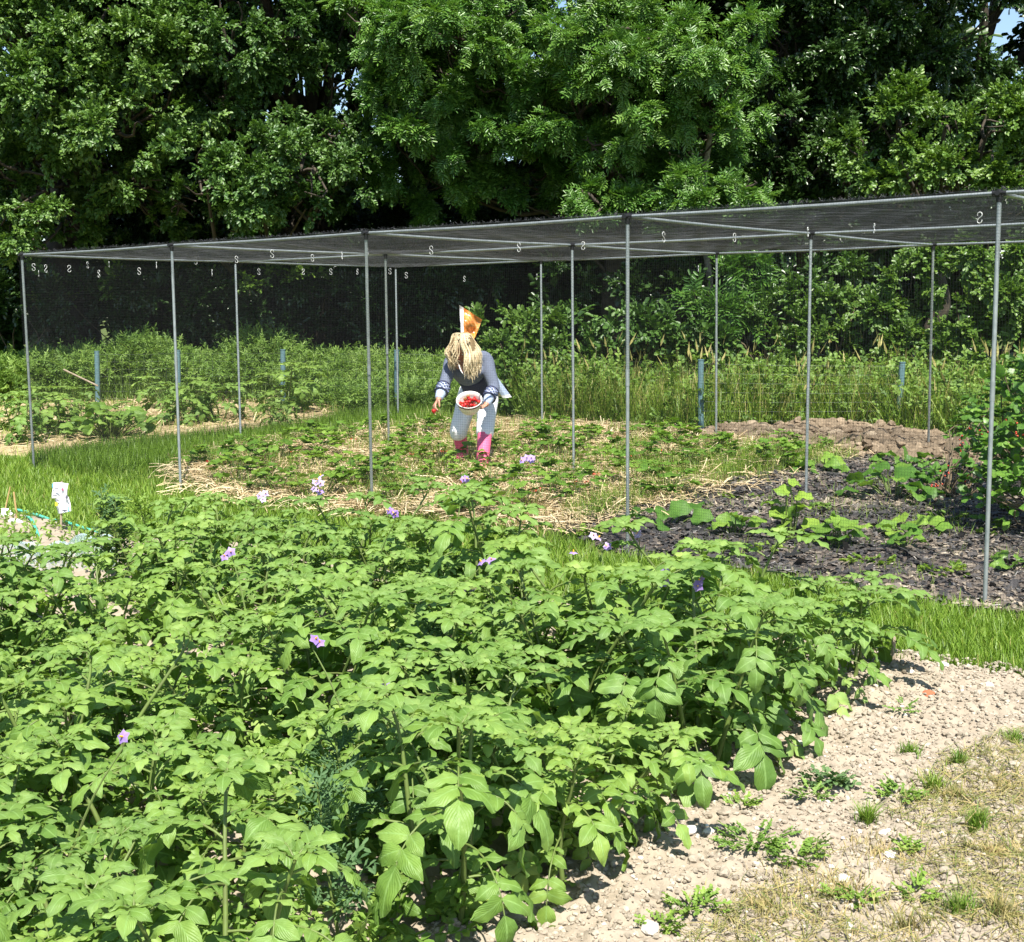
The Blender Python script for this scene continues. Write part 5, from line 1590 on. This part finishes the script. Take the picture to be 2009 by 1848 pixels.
def packet(corners, blots, ph):
    c = [at(u, v, Yb - .01) - b for u, v in corners]
    P, q = quadgrid(*c, ph=ph)
    mb = MB().add(P, q, 0); P2, q2 = quadgrid(*[x + np.array([0, .006, 0]) for x in c], ph=ph); mb.add(P2, q2[:, ::-1], 0)
    pk = mb.build('seed_packet', M['paper'], t)
    for (uu, vv, du, dv, mt) in blots:
        k = [at(uu + sx * du, vv + sy * dv, Yb - .02) - b for sx, sy in ((-1, -1), (1, -1), (1.1, 1), (-.9, 1))]
        P, q = quadgrid(*k, n=4, bulge=.004); P[:, 1] -= .012
        MB().add(P, q, 0).build('printed_patch', mt, pk)


m1 = plain('print_magenta', (.5, .1, .2), .5); m2 = plain('print_grey', (.12, .12, .16), .5); m3 = plain('print_yellow', (.55, .55, .05), .5); m4 = plain('print_blue', (.15, .4, .6), .5)
packet([(105, 946), (136, 948), (132, 979), (103, 977)], [(125, 959, 2.5, 2.5, m1), (113, 957, 4, 1.2, m2), (106, 952, 1.5, 4, m4), (110, 971, 4, .8, m2)], 0)
packet([(109, 979), (135, 974), (140, 1002), (114, 1008)], [(113, 988, 3, 4, m3), (129, 1000, 5, 1.6, m2), (114, 980, 4, 1.4, m2), (133, 974, 2.5, 3, m2), (137, 998, 1.5, 5, m4)], 2)

# canes, rope, paper scraps and the low mesh in the seed bed
for (a_, b_, r_, lab) in (((20, 955), (3, 1016), .006, 'thin bamboo cane leaning at the left edge of the seed bed'), ((27, 965), (36, 1030), .008, 'short thick bamboo cane beside the white scraps')):
    q = G(*b_); tp = at(a_[0], a_[1] + 0, q[1]); mb = MB(); tube(mb, straight(np.array([0, 0, -.05]), tp - q, 4), [r_, r_, r_ * .95, r_ * .9], 7)
    o = mb.build('bamboo_cane', M['cane']); o.location = q; tag(o, lab, 'cane')
pts = [np.array(G(u, v)) + [0, 0, .04] for u, v in ((30, 1010), (60, 1016), (95, 1028), (130, 1035), (165, 1047), (192, 1056))]
mb = MB(); P = smooth_path(pts, 60); o_ = P[0].copy(); tube(mb, P - o_, .011 * (1 + .15 * np.sin(np.arange(60) * 2.2)), 8)
o = mb.build('rope', M['rope']); o.location = o_; tag(o, 'green twisted rope lying along the edge of the left seed bed', 'rope')
pts = [np.array(G(u, v)) + [0, 0, z] for u, v, z in ((50, 1022, .03), (62, 1035, .06), (74, 1060, .05), (78, 1072, .02))]
mb = MB(); P = smooth_path(pts, 24); o_ = P[0].copy(); tube(mb, P - o_, .011, 8)
o = mb.build('rope', M['rope']); o.location = o_; tag(o, 'short green rope end dropping toward the covered seedlings', 'rope')
for i, (u, v, w_, h_, lab) in enumerate(((8, 1018, .16, .09, 'crumpled white plastic bag at the left edge of the photo'), (30, 1036, .12, .08, 'white plastic scrap under the thick cane'))):
    q = G(u, v); r = np.random.default_rng(i + 3)
    V = IV2 * (1 + (r.random((len(IV2), 1)) - .5) * .8) * np.array([w_ / 2, w_ / 3, h_ / 2])
    o = MB().add(V, IF2).build('plastic_scrap', M['paper'], None, smooth=False); o.location = q + [0, 0, h_ * .35]; tag(o, lab, 'plastic scrap')
# pale blue crop mesh sagging over the front of the seed bed
NX, NY = 46, 16
c4 = [np.array(G(u, v)) for u, v in ((-60, 1088), (215, 1078), (235, 1135), (-90, 1128))]
gu, gv = np.meshgrid(np.linspace(0, 1, NX), np.linspace(0, 1, NY), indexing='ij')
P = (c4[0] * ((1 - gu) * (1 - gv))[..., None] + c4[1] * (gu * (1 - gv))[..., None] + c4[2] * (gu * gv)[..., None] + c4[3] * ((1 - gu) * gv)[..., None])
P[..., 2] += .05 + .12 * np.sin(gv * PI) * (.6 + .4 * np.sin(gu * 9)) + .02 * np.sin(gu * 31 + gv * 7)
mb = MB(); o_ = c4[0]
up_ = lambda A, n1, n2: A


def resample(P, axis, n):
    t = np.linspace(0, P.shape[axis] - 1.001, n); i = t.astype(int); f = (t - i)
    A = np.take(P, i, axis); B_ = np.take(P, i + 1, axis)
    sh = [1] * P.ndim; sh[axis] = n; f = f.reshape(sh)
    return A * (1 - f) + B_ * f


threads(mb, resample(P, 0, 120) - o_, .0004)
threads(mb, np.swapaxes(resample(P, 1, 70), 0, 1) - o_, .0004)
o = mb.build('crop_mesh', plain('pale_crop_mesh', (.45, .6, .66), .5), None, smooth=False); o.location = o_
tag(o, 'pale blue crop mesh sagging over seedlings at the left edge of the potato bed', 'crop mesh')
q = G(1752, 1315); tp = at(1753, 1262, q[1])
mb = MB(); box(mb, (tp - q) / 2, (.012, .022, np.linalg.norm(tp - q) + .06)); o = mb.build('stake', M['wood'], smooth=False); o.location = q; tag(o, 'short weathered wooden stake at the corner of the potato bed', 'stake')
q = G(1295, 962); r = np.random.default_rng(9)
mb = MB(); tube(mb, smooth_path([(-.1, 0, .03), (0, .01, .06), (.07, 0, .11)], 9), [.008, .018, .024, .026, .026, .024, .022, .018, .008], 7, flat=.5); o = mb.build('glove', M['black']); o.location = q
tag(o, 'black rag lying on the straw behind the fourth front post', 'rag')
q = at(125, 725, 17.6); q2 = at(192, 757, 17.3); mb = MB(); tube(mb, straight(q - q2, np.zeros(3), 4), .012, 6); o = mb.build('pole', M['wood']); o.location = q2; tag(o, 'pale bare pole slanting across the weeds to the leftmost blue post', 'pole')


# ------------------------------------------------------------------ the woman picking strawberries
skin = plain('skin', (.58, .3, .2), .5, noise=(.5, .24, .16), nscale=30)
knit = plain('slate_knit', (.15, .175, .24), .9, noise=(.115, .135, .19), nscale=90, bump=.3, bdist=.004)
navy = plain('navy_knit', (.035, .04, .085), .9)
whitecloth = plain('white_cotton', (.86, .86, .86), .8, bump=.25, nscale=14, bdist=.02)
paleblue = plain('pale_blue_cotton', (.42, .5, .66), .85, bump=.2, nscale=25, bdist=.01)
pink = plain('pink_rubber', (.82, .16, .28), .35, noise=(.76, .12, .24), nscale=8)
hairm = tint_mat('blonde_hair', [(0, (.22, .15, .07)), (.5, (.5, .39, .22)), (1, (.74, .64, .45))], .45, .5)

A = lambda u, v, Y: at(u, v, Y + .68)
pel = A(942, 768, 11.12); wst = A(932, 742, 10.98); che = A(917, 722, 10.84); shc = A(918, 703, 10.78); nck = A(912, 694, 10.70)
hd = A(906, 680, 10.60)
rS, rE, rW, rH = A(887, 709, 10.80), A(874, 748, 10.62), A(860, 784, 10.45), A(851, 797, 10.40)
lS, lE, lW, lH = A(952, 705, 10.84), A(969, 760, 10.74), A(953, 794, 10.52), A(938, 805, 10.43)
rHip, lHip = A(922, 768, 11.14), A(958, 768, 11.16)
fl_, fr_ = G(947, 923, .045), G(907, 908, .045)
lA = np.array([fl_[0], fl_[1] + .06, float(gz(*fl_[:2])) + .145]); rA = np.array([fr_[0], fr_[1] + .06, float(gz(*fr_[:2])) + .145])
lK = A(952, 842, 10.86); rK = A(900, 844, 10.98)
X_, Y_, Z_ = np.eye(3)


def loft(mb, pts, rad, n=20, sides=14, mat=0, flat=None, ref=None):
    """rounded closed limb through joints; rad may be (a, b) pairs: across and along ref"""
    P = smooth_path(pts, n); R = np.array([(r, r) if np.isscalar(r) else r for r in rad], float)
    t = np.linspace(0, len(R) - 1, n)
    R = np.stack([np.interp(t, np.arange(len(R)), R[:, k]) for k in range(2)], -1)
    d = unit(np.gradient(P, axis=0)); ref = Y_ if ref is None else np.asarray(ref, float)
    a = unit(np.cross(d, ref)); b = np.cross(a, d)
    th = np.arange(sides) / sides * 2 * PI
    V = P[:, None] + R[:, 0, None, None] * np.cos(th)[None, :, None] * a[:, None] + R[:, 1, None, None] * np.sin(th)[None, :, None] * b[:, None]
    e0 = P[0] - d[0] * R[0].mean() * .6; e1 = P[-1] + d[-1] * R[-1].mean() * .6
    i = np.arange(n - 1)[:, None] * sides; j = np.arange(sides)[None]; j2 = (j + 1) % sides
    Fc = np.stack([i + j, i + j2, i + sides + j2, i + sides + j], -1).reshape(-1, 4)
    k = n * sides
    mb.add(np.vstack([V.reshape(-1, 3), e0[None], e1[None]]), Fc, mat)
    tri = [[(q + 1) % sides, q, k] for q in range(sides)] + [[(n - 1) * sides + q, (n - 1) * sides + (q + 1) % sides, k + 1] for q in range(sides)]
    # triangles share the vertices just added
    off = mb.n - (k + 2)
    T = np.array(tri) + off
    mb.F.append(np.hstack([T, -np.ones((len(T), 1), int)])); mb.M.append(np.full(len(T), mat))


def ball(mb, c, r, R=None):
    V = IV2 * np.asarray(r, float)
    if R is not None: V = V @ np.asarray(R).T
    mb.add(V + np.asarray(c), IF2)


def fuse(mb, name, mats, parent, org, voxel=.009, smooth=6, fac=.5):
    """melt overlapping lofts into one continuous surface"""
    me = mb.mesh(name + '_tmp', mats); o = bpy.data.objects.new(name + '_tmp', me); COL.objects.link(o)
    m = o.modifiers.new('r', 'REMESH'); m.mode = 'VOXEL'; m.voxel_size = voxel; m.use_smooth_shade = True
    if smooth:
        s = o.modifiers.new('s', 'SMOOTH'); s.iterations = smooth; s.factor = fac
    dg = bpy.context.evaluated_depsgraph_get()
    m2 = bpy.data.meshes.new_from_object(o.evaluated_get(dg))
    bpy.data.objects.remove(o); bpy.data.meshes.remove(me)
    m2.name = name
    n = len(m2.vertices); co_ = np.empty(n * 3, np.float32); m2.vertices.foreach_get('co', co_)
    co_ = (co_.reshape(-1, 3) - org).astype(np.float32); m2.vertices.foreach_set('co', co_.ravel())
    m2.materials.clear()
    for k in (mats if isinstance(mats, (list, tuple)) else [mats]): m2.materials.append(k)
    m2.polygons.foreach_set('use_smooth', np.ones(len(m2.polygons), bool))
    m2.update()
    return ob(name, m2, parent), co_ + org


pb = np.array([pel[0], pel[1], float(gz(pel[0], pel[1]))])
woman = thing('person', 'blonde woman in slate jumper, white trousers and pink boots bending to pick strawberries', 'person', tuple(pb))


# hands: palm, four unequal bent fingers and a thumb leaving the side of the palm
def hand(mb, w, d, palm, thumb_side, curl, size=1.0, pinch=False):
    d = unit(d); palm = unit(palm - d * (palm @ d)); side = np.cross(d, palm) * thumb_side
    pl = .085 * size
    loft(mb, [w - d * .02, w + d * pl * .45, w + d * pl], [(.024 * size, .016 * size), (.036 * size, .014 * size), (.038 * size, .012 * size)], 8, 10, ref=palm)
    for k, (off, L, r) in enumerate(((.028, .068, .0085), (.0095, .076, .009), (-.0095, .07, .0085), (-.027, .054, .0075))):
        p = w + d * pl * (.96 if k in (1, 2) else .9) + side * off * size
        c = curl * (1 + .12 * k) if not (pinch and k > 1) else curl * 1.35
        pts = [p - d * .015]; a = .1
        for s_ in (.42, .32, .26):
            a += c
            p = p + (d * math.cos(a) + palm * math.sin(a)) * L * s_ * size; pts.append(p)
        loft(mb, pts, [r * size * 1.05, r * size, r * size * .92, r * size * .75], 10, 8, ref=palm + side * .3)
    t0 = w + d * pl * .22 + side * .026 * size
    t1 = t0 + (d * .55 + side * .75 + palm * .25) * .038 * size
    t2 = t1 + (d * .85 + side * (-.1 if pinch else .2) + palm * .6) * .034 * size
    t3 = t2 + (d * .8 - side * (.25 if pinch else .05) + palm * .7) * .024 * size
    loft(mb, [t0 - side * .012, t1, t2, t3], [.012 * size, .0105 * size, .0098 * size, .0075 * size], 10, 8, ref=palm)


sk = MB()
# head with jaw, brow, nose, ears; the face looks down and a little to the picking hand
fwd = unit(np.array([-.25, -.62, -.75])); upv = unit(np.array([.12, -.74, .66])); upv = unit(upv - fwd * (upv @ fwd)); rgt = np.cross(fwd, upv)
HR = np.stack([rgt, fwd, upv], -1)
H = lambda x, y, z: hd + rgt * x + fwd * y + upv * z
ball(sk, H(0, -.012, .02), (.074, .093, .092), HR)
ball(sk, H(0, .03, -.045), (.055, .06, .062), HR)
ball(sk, H(0, .058, -.09), (.026, .026, .022), HR)
loft(sk, [H(0, .082, .012), H(0, .1, -.012), H(0, .108, -.03)], [.007, .011, .013], 8, 8, ref=upv)
ball(sk, H(0, .083, -.056), (.024, .012, .012), HR)
for s_ in (1, -1):
    ball(sk, H(.033 * s_, .078, .024), (.024, .012, .009), HR); ball(sk, H(.076 * s_, -.008, -.012), (.01, .02, .03), HR); ball(sk, H(.036 * s_, .06, -.02), (.022, .022, .02), HR)
loft(sk, [shc, nck, hd + upv * -.05 - fwd * .02], [(.07, .06), .055, .052], 10)
loft(sk, [pel, wst, che, shc], [(.15, .11), (.12, .09), (.14, .1), (.13, .075)], 16)
ball(sk, (che + shc) / 2 + np.array([0, -.075, -.02]), (.12, .05, .07))
for (S_, E_, W_) in ((rS, rE, rW), (lS, lE, lW)):
    loft(sk, [(S_ + shc) / 2, S_, (S_ + E_) / 2, E_, (E_ + W_) / 2, W_], [.055, .052, .043, .037, .034, .024], 20)
for (P_, K_, A_) in ((rHip, rK, rA), (lHip, lK, lA)):
    loft(sk, [P_, (P_ + K_) / 2, K_, (K_ + A_) / 2, A_], [.085, .075, .056, .048, .035], 20)
    loft(sk, [A_ + [0, .05, -.06], A_ + [0, -.03, -.055], A_ + [-.01, -.15, -.075]], [(.035, .035), (.042, .035), (.035, .02)], 10, ref=Z_)
hand(sk, rW, rH - rW, np.array([.45, -.25, -.75]), 1, .5, .95, pinch=True)
hand(sk, lW, lH - lW + np.array([-.01, 0, .0]), np.array([-.3, -.2, .85]), 1, .28, .95)
fuse(sk, 'body', skin, woman, pb, .0055, 3)
eye = plain('eye_white', (.8, .8, .78), .2); iris = plain('iris', (.08, .12, .16), .2); lip = plain('lips', (.5, .16, .14), .45)
for s_ in (1, -1):
    e = MB(); ball(e, H(.031 * s_, .077, .006) - pb, .0115); eo = e.build('eye', eye, woman)
    e = MB(); ball(e, H(.031 * s_, .087, .004) - pb, .005); e.build('iris', iris, eo)
e = MB(); loft(e, [H(-.024, .094, -.056) - pb, H(0, .101, -.057) - pb, H(.024, .094, -.056) - pb], [.003, .007, .003], 10, 8); e.build('mouth', lip, woman)

# jumper with V neck, arms to the forearm
jm = MB()
loft(jm, [pel * .5 + wst * .5, wst, (wst + che) / 2, che, shc + [0, .01, 0]], [(.125, .105), (.118, .1), (.135, .11), (.155, .118), (.135, .085)], 22, 18)
ball(jm, che + np.array([-.055, -.085, -.035]), (.072, .062, .062)); ball(jm, che + np.array([.065, -.08, -.03]), (.072, .062, .062))
for (S_, E_, W_) in ((rS, rE, rW), (lS, lE, lW)):
    loft(jm, [(S_ * .4 + shc * .6), S_, (S_ + E_) / 2, E_, E_ + (W_ - E_) * .32], [.07, .068, .06, .052, .05], 22)
jo, _ = fuse(jm, 'jumper', knit, woman, pb, .009, 5)
# darker ribbed waist under the bust line and a pale piped neckline
wb = MB(); loft(wb, [pel * .85 + wst * .15, pel * .4 + wst * .6, wst + (che - wst) * .3], [(.158, .122), (.142, .117), (.143, .115)], 12, 24)
fuse(wb, 'waist_panel', navy, woman, pb, .009, 3)
bl = MB(); bl.V = []
ring = []
for th in np.linspace(PI * .98, PI * 2.02, 15):
    ring.append(wst + (che - wst) * .42 + np.array([.152 * math.cos(th), .125 * math.sin(th) - .005, -.02 * abs(math.cos(th)) + .01]))
tube(bl, np.array(ring) - pb, .004, 6); bl.build('bust_seam', plain('pale_piping', (.5, .5, .52), .8), jo)
vn = [A(899, 712, 10.60), A(905, 728, 10.57), A(913, 736, 10.565), A(918, 731, 10.565), A(925, 716, 10.60)]
sv_ = MB(); P = smooth_path(vn, 24)
ins_ = [A(912, 703, 10.70)]
fan = np.vstack([P + [0, -.012, 0], A(911, 705, 10.62)[None]]) - pb
sv_.add(fan, [[i, i + 1, 24] for i in range(23)])
sv_.build('neckline', skin, woman)
pn = MB(); tube(pn, P - pb + [0, -.016, 0], .0045, 6); pn.build('neck_trim', whitecloth, jo)
# cuffs with checks, pale under sleeves
for (E_, W_) in ((rE, rW), (lE, lW)):
    f = lambda t: E_ + (W_ - E_) * t
    us = MB(); loft(us, [f(.5), f(.72), f(.93)], [.047, .043, .034], 10, 16); fuse(us, 'under_sleeve', paleblue, woman, pb, .007, 2)
    c = MB(); loft(c, [f(.26), f(.42), f(.6)], [.0545, .0545, .054], 8, 20); co2, _ = fuse(c, 'cuff', plain('cuff_knit', (.36, .4, .5), .9), woman, pb, .006, 1)
    d = unit(W_ - E_); a = unit(np.cross(d, Y_)); b_ = np.cross(d, a)
    for t in (.24, .6):
        s1 = MB(); th = np.linspace(0, 2 * PI, 25)
        tube(s1, np.array([f(t) + (a * math.cos(x) + b_ * math.sin(x)) * .0555 - pb for x in th]), .007, 6, cap=False); s1.build('stripe', navy, co2)
    chk = MB()
    for i in range(18):
        for j in range(4):
            if (i + j) % 2: continue
            x = i / 18 * 2 * PI; p = f(.3 + .08 * j) + (a * math.cos(x) + b_ * math.sin(x)) * .0585
            box(chk, p - pb, (.014, .014, .005), np.stack([-a * math.sin(x) + b_ * math.cos(x), d, a * math.cos(x) + b_ * math.sin(x)], -1))
    chk.build('check_pattern', plain('slate_check', (.12, .15, .28), .9), co2)

# white trousers to below the knee
tr_ = MB()
loft(tr_, [wst * .25 + pel * .75, pel, pel - [0, -.02, .07]], [(.15, .115), (.168, .13), (.15, .125)], 10, 18)
for (P_, K_, A_, kr) in ((rHip, rK, rA, .088), (lHip, lK, lA, .088)):
    en = K_ + (A_ - K_) * .2
    loft(tr_, [P_ + [0, 0, .02], P_ * .75 + K_ * .25, (P_ + K_) / 2, K_, en], [.096, .1, .09, .08, .076], 22, 18)
    for q_ in range(3):
        ball(tr_, K_ + (A_ - K_) * (.02 + .06 * q_) + np.array([rng.normal() * .02, -.06, 0]), (.045, .03, .014))
fuse(tr_, 'trousers', whitecloth, woman, pb, .009, 4)
# blouse hem hanging behind the hip
hm = MB(); gu, gv = np.meshgrid(np.linspace(0, 1, 22), np.linspace(0, 1, 9), indexing='ij')
ang = np.radians(-50 + 170 * gu)
cT, cBm = wst * .95 + che * .05 + np.array([.04, .05, .02]), pel + np.array([.075, .08, -.06])
wv = 1 + .07 * np.sin(gu * 22) * gv
P = cT + (cBm - cT) * gv[..., None] + np.stack([np.cos(ang) * (.15 + .05 * gv) * wv, np.sin(ang) * (.115 + .03 * gv) * wv, 0 * ang], -1)
ix = np.arange(22 * 9).reshape(22, 9); qd = np.stack([ix[:-1, :-1], ix[1:, :-1], ix[1:, 1:], ix[:-1, 1:]], -1).reshape(-1, 4)
band = np.tile(np.where(np.arange(8) == 7, 1, 0), 21)
hm.add(P.reshape(-1, 3) - pb, qd, band); hmo = hm.build('blouse_hem', [paleblue, whitecloth], woman)
# pink boots
for K_, A_ in ((rK, rA), (lK, lA)):
    bt = MB(); top = K_ + (A_ - K_) * .17
    gq = A_[2] - .09
    loft(bt, [top, (top + A_) / 2, A_ + [0, .005, 0], np.array([A_[0], A_[1] + .01, gq + .05])], [.064, .062, .055, .054], 16, 18)
    loft(bt, [np.array([A_[0], A_[1] + .06, gq + .035]), np.array([A_[0] + .0, A_[1] - .05, gq + .045]), np.array([A_[0] - .012, A_[1] - .16, gq + .03])], [(.046, .042), (.054, .05), (.046, .034)], 12, 14, ref=Z_)
    bo, _ = fuse(bt, 'boot', pink, woman, pb, .008, 3)

# long wavy blonde hair falling round the bowed head
hb = MB(); cap = MB()
r = np.random.default_rng(77)
ball(cap, H(0, -.022, .026), (.088, .1, .092), HR); ball(cap, H(0, -.05, -.02), (.085, .075, .08), HR)
yh = hd[1]
zp = lambda v, Y: CH - (v - 612) / F * Y
# hanging masses: a broad curtain on the image right, a narrow one on the left
loft(cap, [hd + [.02, -.02, .065], hd + [.062, -.03, .0], hd + [.08, -.05, -.09], hd + [.078, -.045, -.16]], [(.07, .075), (.062, .08), (.06, .07), (.03, .04)], 14, 14)
loft(cap, [hd + [-.03, -.02, .05], hd + [-.078, -.02, -.02], hd + [-.08, -.03, -.08], hd + [-.07, -.03, -.12]], [(.06, .07), (.034, .06), (.034, .055), (.018, .03)], 14, 14)
for k in range(760):
    phi = r.uniform(-PI, PI)          # 0 = towards the camera, + = image right
    gap = math.radians(-64) < phi < math.radians(-4)
    if gap and r.random() < .9: continue
    start = H(r.normal() * .016 - .02, -.035 + r.random() * .075, .116 + r.normal() * .005)
    out = np.array([math.sin(phi), -math.cos(phi), 0])
    right = phi > math.radians(-4) and phi < 2.2
    rx = .1 + r.normal() * .009; ry = .112 + r.normal() * .01
    e1 = hd + out * np.array([rx * .55, ry * .65, 0]) + np.array([0, 0, .112])
    e2 = hd + out * np.array([rx * 1.02, ry * 1.0, 0]) + np.array([.008, 0, .012 + r.normal() * .01])
    endz = zp((733 - 10 * abs(phi - .6) if right else 712) + r.normal() * 6, yh)
    if abs(phi) > 2.2: endz += .1
    e3 = hd + out * np.array([rx * 1.16, ry * 1.0, 0]) + np.array([.035 if right else -.006, -.02, 0]); e3[2] = e2[2] * .5 + endz * .5
    e4 = e3 + np.array([-out[0] * .03 + (.002 if right else .012) + r.normal() * .012, r.normal() * .014, 0]); e4[2] = endz
    P = smooth_path([start, e1, e2, e3, e4], 30)
    t = np.linspace(0, 1, 30); wv = np.clip((t - .2) * 1.5, 0, 1)
    ph = phi * 2.2 + r.normal() * .5
    P = P + (np.cross(out, Z_)[None] * np.sin(t * 17 + ph)[:, None] * .012 + out[None] * np.cos(t * 15 + ph)[:, None] * .012) * wv[:, None]
    curl = np.clip((t - .8) * 5, 0, 1)
    P = P + (np.cross(out, Z_)[None] * np.sin(t * 40 + ph)[:, None]) * (curl * .01)[:, None]
    tn = np.clip(.66 + r.normal() * .1, 0, 1)
    tube(hb, P - pb, np.interp(t, [0, .12, .7, 1], [.004, .0065, .006, .002]) * r.uniform(.6, 1.3), 6, 0, float(tn), False, .5)
hair_o = hb.build('hair', hairm, woman)
fuse(cap, 'hair_mass', hairm, hair_o, pb, .01, 4)

# bowl of strawberries held against the lap
bc = A(921, 790, 10.42); bn = unit(np.array([-.03, -.6, .8]))
bx = unit(np.cross(Y_, bn)); bx = unit(np.cross(bn, np.array([0, 1.0, 0]))) ; by = np.cross(bn, bx)
bowl = thing('bowl', 'white mixing bowl of strawberries held against the woman', 'bowl', tuple(bc))
prof = [(0, -.095), (.05, -.095), (.074, -.08), (.093, -.045), (.103, 0), (.108, .028), (.113, .03), (.112, .036), (.104, .034), (.097, .0), (.087, -.042), (.068, -.074), (.045, -.086), (0, -.086)]
th = np.arange(40) / 40 * 2 * PI
V = np.array([[bx * p * math.cos(x) + by * p * math.sin(x) + bn * z for x in th] for p, z in prof]).reshape(-1, 3)
i = np.arange(len(prof) - 1)[:, None] * 40; j = np.arange(40)[None]; j2 = (j + 1) % 40
MB().add(V, np.stack([i + j, i + j2, i + 40 + j2, i + 40 + j], -1).reshape(-1, 4)).build('shell', plain('cream_plastic', (.76, .74, .68), .3), bowl)
bm_ = MB(); tube(bm_, np.array([(bx * math.cos(x) + by * math.sin(x)) * .102 + bn * .016 for x in np.linspace(.15 * PI, .85 * PI, 16)]), .011, 8, flat=.5); bm_.build('maroon_band', plain('maroon_band', (.12, .02, .05), .4), bowl)
r = np.random.default_rng(4); bs = []
for tries in range(2500):
    if len(bs) >= 30: break
    rr = .08 * math.sqrt(r.random()); x = r.random() * 6.28
    h = r.choice([-.045, -.022, -.004]) + r.normal() * .004
    if rr > .068 and h < -.03: continue
    p = bc + bx * rr * math.cos(x) + by * rr * math.sin(x) + bn * (h + .02 * (1 - (rr / .08) ** 2))
    if all(np.linalg.norm(p - q) > .025 for q in bs): bs.append(p)
for p in bs:
    m_ = MB(); berry(m_, np.zeros(3), .034, rand_unit(1)[0] + np.array([0, 0, -.3]), 0, 1)
    o = m_.build('strawberry', [M['berry'], M['strawb']]); o.location = p
    tag(o, 'ripe red strawberry heaped in the white bowl', 'strawberry', 'strawberries in the white bowl')
m_ = MB(); berry(m_, np.zeros(3), .04, (.1, -.1, -1), 0, 1); o = m_.build('strawberry', [M['berry'], M['strawb']]); o.location = A(851, 806, 10.36)
tag(o, "single strawberry pinched in the woman's lowered picking hand", 'strawberry')
